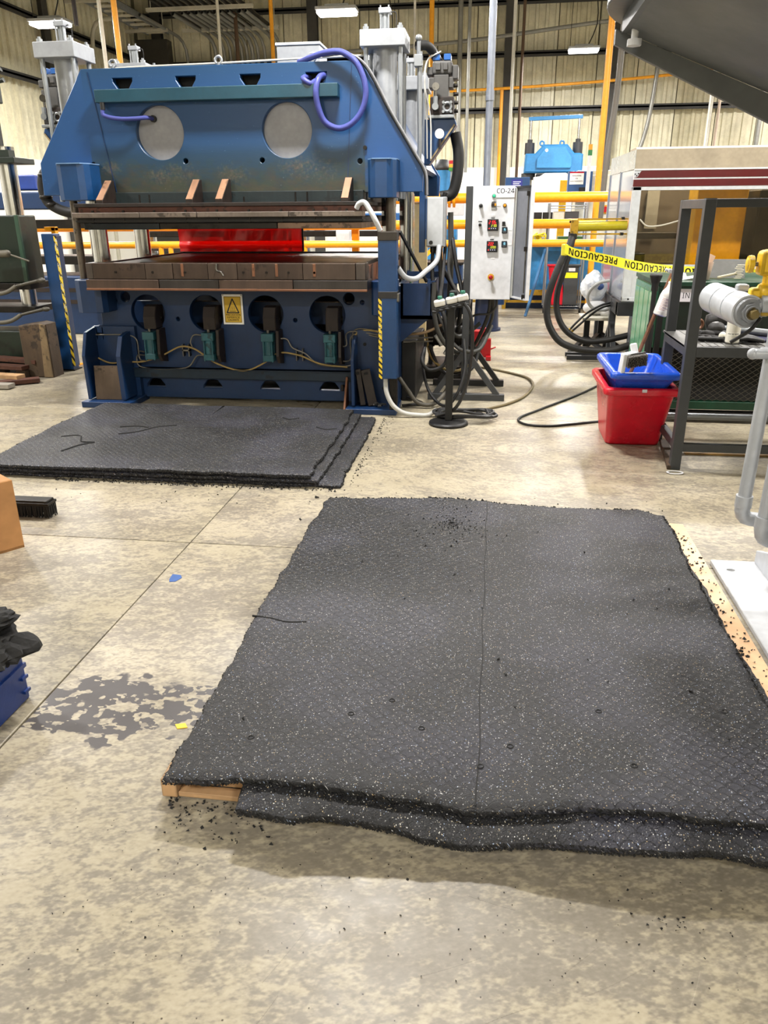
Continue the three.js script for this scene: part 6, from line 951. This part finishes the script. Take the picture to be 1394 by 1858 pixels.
backMachine('bright blue press seen through the opening of the big press on its right', M(0x2f7fd0, 0.45), -3.4, -1.5, -13.6, 1.5, [0.8]);
one('white_bin', 'white bin on the floor beyond the open platens', 'bin', box(-2.5, -2.28, 0.0, 1.25, -12.9, -12.7, 0.02), m.white);
{ const t = thing('light_blue_tank', 'light blue vertical tank right of the big press behind the valve stack', 'tank'); add(t, 'tank', cyl([-0.86, 1.3, -13], [-0.86, 2.1, -13], 0.14, 0.14, 24), m.skyBlue); add(t, 'tank_cap', lathe([[0, 0.16], [0.09, 0.15], [0.13, 0.05], [0.14, 0], [0, 0]], -0.86, 2.1, -13, 24), m.greyPaint); add(t, 'base', box(-1.1, -0.6, 0, 1.3, -13.2, -12.8, 0.02), m.skyBlue); add(t, 'side_box', box(-0.8, -0.5, 1.45, 1.7, -12.8, -12.7, 0.01), M(0xc8ccd0, 0.5)); fin(t);
  const s = thing('signal_light', 'small red, orange and green signal light beside the light blue tank', 'signal light'); [[m.red, 2.18], [m.orange, 2.13], [M(0x3a9a3a, 0.4), 2.08]].forEach(([mt, y]) => add(s, 'lens', cyl([-0.70, y, -12.75], [-0.70, y + 0.045, -12.75], 0.045, 0.045, 16), mt)); add(s, 'pole', cyl([-0.70, 0, -12.75], [-0.70, 2.08, -12.75], 0.02), m.galv); fin(s);
  const s2 = thing('signal_light', 'slim white signal light with orange top beside the blue cabinet', 'signal light'); add(s2, 'body', cyl([1.42, 0, -13.7], [1.42, 2.4, -13.7], 0.03), m.white); add(s2, 'lens', cyl([1.42, 2.4, -13.7], [1.42, 2.48, -13.7], 0.032), m.orange); add(s2, 'lens', cyl([1.42, 2.32, -13.7], [1.42, 2.4, -13.7], 0.033), M(0x3a9a5a, 0.4)); fin(s2);
  const c = thing('panel_board', 'cream board leaning behind the right columns of the big press', 'board'); add(c, 'board', bxc(-0.88, 0.8, -9.2, 0.24, 1.6, 0.04, 0.006, 0, -0.05), M(0xd9c79a, 0.6)); add(c, 'edge', bxc(-0.88, 1.6, -9.235, 0.25, 0.02, 0.05, 0.003), m.wood); fin(c); }
// ---------------------------------------------------------------- pipes, conduits, tray along the walls
const pole = (name, label, x, z, y0, y1, r, mt, bend) => one(name, label, 'pipe', bend ? tube(bend, r, 60, 8) : cyl([x, y0, z], [x, y1, z], r, r, 10), mt);
pole('orange_pipe', 'orange vertical pipe left of the swing arm, ending behind the yellow rail', 1.50, -13.0, 0, 9, 0.047, m.orange);
pole('orange_pipe', 'orange vertical pipe rising above the valve stack of the big press', -1.62, -20, 3.0, 9, 0.055, m.orange);
pole('orange_pipe', 'orange vertical pipe above the middle of the big press', -5.3, -20, 3.0, 9, 0.045, m.orange);
pole('orange_pipe', 'orange vertical pipe ending above the rear left cylinder of the press', -5.43, -12, 3.0, 9, 0.04, m.orange);
pole('orange_pipe', 'thin orange pipe dropping from the orange line to the left of the light blue press', 0.0, -22.6, 0, 4.42, 0.045, m.orange);
one('orange_line', 'thin orange gas line running along the back wall', 'pipe', tube([[-1.4, 4.42, -22.6], [0.3, 4.46, -22.6], [3, 4.58, -22.6], [5.5, 4.75, -22.6]], 0.035, 40, 8), m.orange);
one('wall_conduit', 'long grey conduit running level high on the back wall', 'conduit', tube([[-4.2, 5.35, -22.4], [-1, 5.5, -22.4], [2.5, 5.82, -22.4], [6, 6.05, -22.4]], 0.045, 40, 8), m.conduit);
pole('white_pipe', 'slim white pipe dropping from the roof behind the control cabinet', 0.22, -20, 1.9, 9, 0.04, M(0xe4e2d8, 0.5));
pole('brown_pipe', 'slim brown pipe beside the white pipe behind the control cabinet', 0.42, -20, 1.7, 9, 0.035, m.pipeBrown);
pole('white_pipe', 'slim white pipe dropping left of the grey cylinder of the press', -5.65, -12, 3.0, 9, 0.028, M(0xd8d4c4, 0.5));
pole('white_pipe', 'slim white pipe dropping right of the grey conduit fan', -5.9, -18, 3.0, 9, 0.03, M(0xdcd8c8, 0.5));
pole('brown_pipe', 'rusty brown pipe dropping in front of the grey conduit fan', -6.3, -20.5, 3.0, 9, 0.045, m.pipeBrown);
pole('black_pipe', 'thin dark rod dropping beside the top of the left grey cylinder', -6.02, -12, 4.0, 9, 0.03, m.brown);
pole('white_pipe', 'pale pipe just right of the first light above the press', -2.0, -20, 3, 9, 0.028, M(0xe4e2d8, 0.5));
pole('grey_pipe', 'grey pipe beside the orange pipe above the valve stack', -1.05, -21.5, 3, 9, 0.06, m.conduit);
pole('grey_pipe', 'thin pale pipe right of the valve stack, dropping to the rail', -0.62, -16, 2.2, 9, 0.03, m.conduit);
pole('white_pipe', 'white pipe dropping behind the booth, left one of the close pair', 4.6, -20, 1.9, 9, 0.045, M(0xe4e2d8, 0.5)); pole('white_pipe', 'white pipe dropping behind the booth, right one of the close pair', 4.78, -20, 1.9, 9, 0.03, M(0xd8c4b4, 0.5));
pole('grey_pipe', 'grey slanting pipe on the back wall right of the swing arm tip', 3.6, -22, 2, 9, 0.05, m.conduit, [[3.75, 9, -22], [3.7, 4.5, -22.0], [3.55, 3.2, -22], [3.2, 2.2, -22]]);
pole('grey_pipe', 'dark grey pipe just right of the tall orange pipe', 1.6, -13.3, 1.4, 9, 0.045, M(0x7d7a72, 0.5), [[1.72, 9, -13.4], [1.72, 3.8, -13.4], [1.7, 3.0, -13.4], [1.64, 2.4, -13.3], [1.60, 1.4, -13.2]]);
pole('grey_pipe', 'slim pipe on the back wall behind the far end of the booth', 6.6, -21.5, 2, 9, 0.035, m.conduit); pole('grey_pipe', 'galvanised pipe on the back wall left of its slimmer twin', 6.1, -21.5, 2, 9, 0.05, m.conduit);
pole('red_pipe', 'broad dark red vertical pipe behind the right end of the booth', 7.75, -19.5, 0, 9, 0.13, M(0xa81226, 0.4)); pole('red_pipe', 'narrow dark red vertical pipe next to the orange one at the right edge', 8.3, -19.5, 0, 9, 0.06, M(0xa81226, 0.4)); pole('orange_pipe', 'orange vertical pipe at the right edge next to the red pipes', 8.45, -19.5, 0, 9, 0.07, m.orange);
const ORD = ['first', 'second', 'third', 'fourth', 'fifth', 'sixth', 'seventh', 'eighth', 'ninth', 'tenth', 'eleventh'];
[-8.35, -7.55, -7.32, -7.15, -6.98, -6.84, -6.7, -6.55, -6.4, -6.22, -5.95, -5.8].forEach((x, i) => one('bent_conduit', i ? ORD[i - 1] + ' from the left of the bent grey conduits below the wide tray' : 'single grey conduit bending down just right of the dark corner', 'conduit', tube([[x + 0.02, 0, -22.65], [x + 0.02, 3.0, -22.65], [x, 5.2, -22.65], [x, 5.55, -22.6], [x - 0.03, 5.75, -22.4], [x - 0.08, 5.82, -22.0], [x - 0.1, 5.84, -20]], 0.04 + 0.012 * (i % 3 === 1), 40, 8), m.conduit, i ? 'row of bent conduits in the far corner' : undefined));
one('bent_conduit', 'pale conduit bending down against the ribbed left wall', 'conduit', tube([[-9.6, 0, -19.8], [-9.6, 3.0, -19.8], [-9.6, 5.1, -19.8], [-9.55, 5.5, -19.8], [-9.4, 5.7, -19.8], [-9.0, 5.75, -19.8]], 0.05, 40, 8), M(0xbfbba8, 0.5));
{
  const t = thing('cable_tray', 'ladder cable tray hung along the left wall into the corner', 'cable tray');
  for (const x of [-9.2, -8.65]) add(t, 'side_rail', box(x - 0.02, x + 0.02, 5.85, 5.98, -22.2, -6), m.galv); for (let i = 0; i < 34; i++) add(t, 'rung', box(-9.2, -8.65, 5.86, 5.9, -22.1 + i * 0.46, -22.02 + i * 0.46), M(0xc8c3b0, 0.5)); for (const z of [-21.5, -18.5, -15]) add(t, 'support', [box(-9.5, -8.4, 5.78, 5.85, z - 0.04, z + 0.04), cyl([-9.4, 5.8, z], [-9.4, 8.98, z], 0.012, 0.012, 5), cyl([-8.5, 5.8, z], [-8.5, 8.98, z], 0.012, 0.012, 5)], M(0xbdb8a6, 0.5)); fin(t);
  const q = thing('cable_tray', 'wide tray of grey conduits hung over the far left corner', 'cable tray');
  for (let i = 0; i < 12; i++) add(q, 'conduit', cyl([-7.75 + i * 0.17, 5.92, -22.2], [-7.75 + i * 0.17, 5.92, -13], 0.045, 0.045, 8), m.darkSteel); for (const z of [-21.8, -19.6, -17.8, -15.6]) add(q, 'support', [box(-8.1, -5.6, 5.80, 5.87, z - 0.05, z + 0.05), cyl([-8.0, 5.8, z], [-8.0, 8.98, z], 0.012, 0.012, 5), cyl([-5.7, 5.8, z], [-5.7, 8.98, z], 0.012, 0.012, 5)], M(0xbdb8a6, 0.5)); fin(q);
  const d = thing('dark_duct', 'dark upright duct standing in the far left corner', 'duct'); add(d, 'duct', box(-9.6, -8.75, 0, 5.78, -22.65, -22.3, 0.02), M(0x4e4a40, 0.6)); add(d, 'collar', box(-9.62, -8.72, 4.9, 5.0, -22.67, -22.28, 0.01), M(0x57534a, 0.6)); fin(d);
}
// ---------------------------------------------------------------- left edge
{
  const t = thing('green_press', 'dark green press with chrome columns cut off by the left edge', 'press'), z = -7.3;
  add(t, 'bed', box(-6.2, -4.55, 0.05, 0.42, z - 0.35, z, 0.02), m.greenDark); add(t, 'bed_rail', box(-6.2, -4.53, 0.12, 0.15, z, z + 0.02, 0.004), M(0x2f5a3a, 0.5));
  add(t, 'head_block', box(-6.2, -4.5, 0.88, 1.5, z - 0.3, z, 0.015), m.greenDark); add(t, 'head_edge', box(-4.54, -4.5, 0.88, 1.502, z - 0.02, z + 0.012, 0.004), M(0x3f6650, 0.5));
  add(t, 'platen', [box(-6.2, -4.48, 0.82, 0.88, z - 0.35, z + 0.02, 0.006), box(-6.2, -4.46, 0.60, 0.66, z - 0.35, z + 0.03, 0.006)], m.darkSteel);
  for (const x of [-4.62, -5.9]) { add(t, 'column', cyl([x, 0.66, z - 0.15], [x, 0.86, z - 0.15], 0.075, 0.075, 24), m.chrome); add(t, 'column', cyl([x, 1.5, z - 0.15], [x, 2.1, z - 0.15], 0.085, 0.085, 24), m.chrome); }
  add(t, 'upper_beam', box(-6.2, -4.42, 1.95, 2.0, z - 0.3, z + 0.05, 0.006), m.greenDark); add(t, 'upper_plate', [box(-4.6, -4.46, 2.0, 2.06, z - 0.05, z + 0.05)], m.greenDark);
  add(t, 'valve_cluster', [sph(-4.55, 2.75, z, 0.08), box(-4.7, -4.52, 2.45, 2.7, z - 0.1, z, 0.01), cyl([-4.6, 2.6, z], [-4.42, 2.63, z], 0.02), cyl([-4.5, 2.68, z], [-4.44, 2.72, z], 0.03), box(-4.62, -4.56, 2.1, 2.5, z - 0.06, z)], M(0x2a352c, 0.5, 0.2));
  const hs = M(0x6f6b60, 0.45, 0.4), hb = M(0x7d7767, 0.6); for (const y of [0.89, 0.62]) { add(t, 'hose_end', [cyl([-4.58, y - 0.03, z + 0.1], [-4.36, y + 0.02, z + 0.05], 0.014, 0.017, 10), sph(-4.34, y + 0.02, z + 0.05, 0.03, 1.5, 0.8, 1)], hs); add(t, 'hose', tube([[-4.58, y - 0.03, z + 0.1], [-4.66, y - 0.08, z + 0.13], [-4.76, y - 0.1, z + 0.15], [-5.0, y - 0.08, z + 0.12]], 0.02, 24, 8), hb); }
  add(t, 'lever', [capsuleTube([[-4.8, 1.15, z + 0.12], [-4.6, 1.16, z + 0.12]], 0.035, 10, 8), cyl([-4.6, 1.16, z + 0.12], [-4.4, 1.09, z + 0.1], 0.008)], hb); fin(t);
}
{
  const t = thing('timber_block', 'thick weathered timber block standing beside the green press', 'block'), g = extZ([[-4.56, 0.0], [-4.265, 0.0], [-4.27, 0.515], [-4.36, 0.53], [-4.56, 0.50]], -7.28, -7.08, [], 0.012); add(t, 'block', g.rotateY(0).translate(0, 0, 0), m.woodOld); add(t, 'split_face', extZ([[-4.36, 0.005], [-4.268, 0.005], [-4.27, 0.51], [-4.33, 0.525]], -7.08, -7.068, [], 0.003), M(0xa08a68, 0.85, 0, dirtyMap, 0.004)); fin(t);
  [['timber_scrap', 'reddish board scrap, highest of the wood heap at the left edge', [-5.1, -7.3], [-4.42, -7.12], 0.15, m.woodRed], ['timber_scrap', 'red painted board scrap under the topmost board at the left edge', [-5.1, -7.1], [-4.5, -7.0], 0.11, m.woodRed], ['timber_scrap', 'pale chunky board in the middle of the left wood heap', [-4.85, -6.85], [-4.42, -6.78], 0.065, m.wood], ['timber_scrap', 'thin reddish board at the foot of the left wood heap', [-4.6, -6.62], [-4.28, -6.85], 0.03, m.woodRed], ['timber_scrap', 'grey board lowest at the front of the left wood heap', [-4.75, -6.55], [-4.38, -6.55], 0.028, M(0xa9a296, 0.8)]].forEach(([n, l, a, b, y, mt]) => one(n, l, 'board', bar([a[0], y, a[1]], [b[0], y, b[1]], 0.11, 0.04, 0.004), mt));
  one('timber_scrap', 'dark batten under the left wood heap', 'board', [box(-5.1, -4.9, 0.0, 0.09, -7.35, -6.75, 0.004)], m.woodOld); one('timber_scrap', 'short dark batten at the right end of the left wood heap', 'board', box(-4.6, -4.5, 0.0, 0.085, -7.05, -6.98, 0.004), m.woodOld);
  one('blue_scrap', 'small blue scrap at the left edge below the wood heap', 'scrap', bxc(-4.62, 0.03, -6.45, 0.12, 0.05, 0.06, 0.01, 0.3), M(0x2a4fb0, 0.5));
}
{
  const t = thing('push_broom', 'black push broom head lying on the floor at the left edge', 'broom'), z = -3.56;
  add(t, 'block', [bxc(-2.56, 0.088, z, 0.56, 0.018, 0.075, 0.006), bxc(-2.56, 0.078, z, 0.58, 0.016, 0.09, 0.005)], m.darkSteel);
  const gs = []; for (let i = 0; i < 110; i++) for (let j = 0; j < 5; j++) { const x = -2.84 + i * 0.0052; gs.push(bar([x, 0.075, z - 0.03 + j * 0.015], [x + rr(-0.008, 0.012), 0.004, z - 0.034 + j * 0.017 + rr(-0.006, 0.006)], 0.004, 0.004)); }
  tag(add(t, 'bristles', gs, M(0x2a2827, 0.8)), null, null, null, 'stuff'); fin(t);
}
{
  const t = thing('cardboard_box', 'tan cardboard box cut off by the left edge above the blue crate', 'box'), c = M(0xc9925a, 0.8); const k = [[-2.265, -3.16], [-2.24, -2.98], [-2.7, -2.93], [-2.72, -3.12]];
  add(t, 'carton', extY([[-2.2, -3.16], [-2.42, -2.86], [-2.75, -3.1], [-2.53, -3.40]], 0.0, 0.345, [], 0.004), c); add(t, 'flap_edge', extY([[-2.2, -3.16], [-2.42, -2.86], [-2.43, -2.866], [-2.21, -3.166]], 0.0, 0.012), M(0xb07d48, 0.8)); fin(t);
}
{
  const t = thing('plastic_crate', 'blue plastic crate full of rubber scraps at the left edge', 'crate');
  const b = M(0x1d4fb4, 0.4), x1 = -1.475, z0 = -2.0, x0 = -2.0, z1 = -1.6;
  add(t, 'front_wall', box(x1 - 0.02, x1, 0.0, 0.17, z0, z1, 0.006), b); add(t, 'wall', [box(x0, x1 - 0.02, 0, 0.17, z0, z0 + 0.02, 0.005), box(x0, x0 + 0.02, 0, 0.17, z0 + 0.02, z1, 0.005), box(x0 + 0.02, x1 - 0.02, 0, 0.17, z1 - 0.02, z1, 0.005)], b); add(t, 'floor', box(x0 + 0.02, x1 - 0.02, 0, 0.012, z0 + 0.02, z1 - 0.02), b); add(t, 'rib', [box(x1, x1 + 0.008, 0.12, 0.135, z0, z1), box(x1, x1 + 0.008, 0.08, 0.09, z0, z0 + 0.03), box(x1, x1 + 0.008, 0.03, 0.04, z0, z0 + 0.03)], b); fin(t);
  const flake = (x, y, z, s, ry, rx) => { const g = new THREE.IcosahedronGeometry(s, 5), p = g.attributes.position; for (let i = 0; i < p.count; i++) { const v = V(p.getX(i), p.getY(i), p.getZ(i)), k = 0.35 + 1.05 * fbm(v.x * 30 + x * 9 + 9, v.z * 30 + v.y * 20 + 9, 0, 55, 4) + 0.3 * vn(v.x * 90 + 9, v.z * 90 + v.y * 60 + 9, 0, 3); p.setXYZ(i, v.x * k * 1.3, v.y * k * 0.38, v.z * k); } g.computeVertexNormals(); g.rotateX(rx).rotateY(ry); return g.translate(x, y, z); };
  [[-1.56, 0.20, -1.95, 0.10, 0.3, 0.25, 'rightmost torn black rubber scrap overhanging the blue crate'], [-1.6, 0.26, -2.0, 0.09, 1.2, -0.2, 'upper torn black rubber scrap heaped on the blue crate'], [-1.68, 0.21, -1.82, 0.12, 2.2, 0.1, 'lower torn black rubber scrap heaped on the blue crate'], [-1.72, 0.31, -2.03, 0.08, 0.7, 0.3, 'topmost torn black rubber scrap on the blue crate']].forEach(([x, y, z, s, a, b2, l]) => one('rubber_scrap', l, 'rubber scrap', flake(x, y, z, s, a, b2), M(0x1d1c1c, 0.85, 0, grimeMap, 0.006)));
}
one('tape_piece', 'small blue piece of tape stuck to the floor left of the front pile', 'tape', extY([[-1.365, -2.955], [-1.325, -2.95], [-1.31, -2.925], [-1.325, -2.885], [-1.35, -2.88], [-1.36, -2.905]], 0.0005, 0.002), M(0x4a78c8, 0.6));
one('paint_chip', 'tiny yellow paint chip on the floor by the left edge of the front pile', 'paint chip', extY([[-0.935, -1.915], [-0.905, -1.925], [-0.89, -1.905], [-0.92, -1.895]], 0.0005, 0.003), m.yellowBr);

renderer.render(scene, camera);
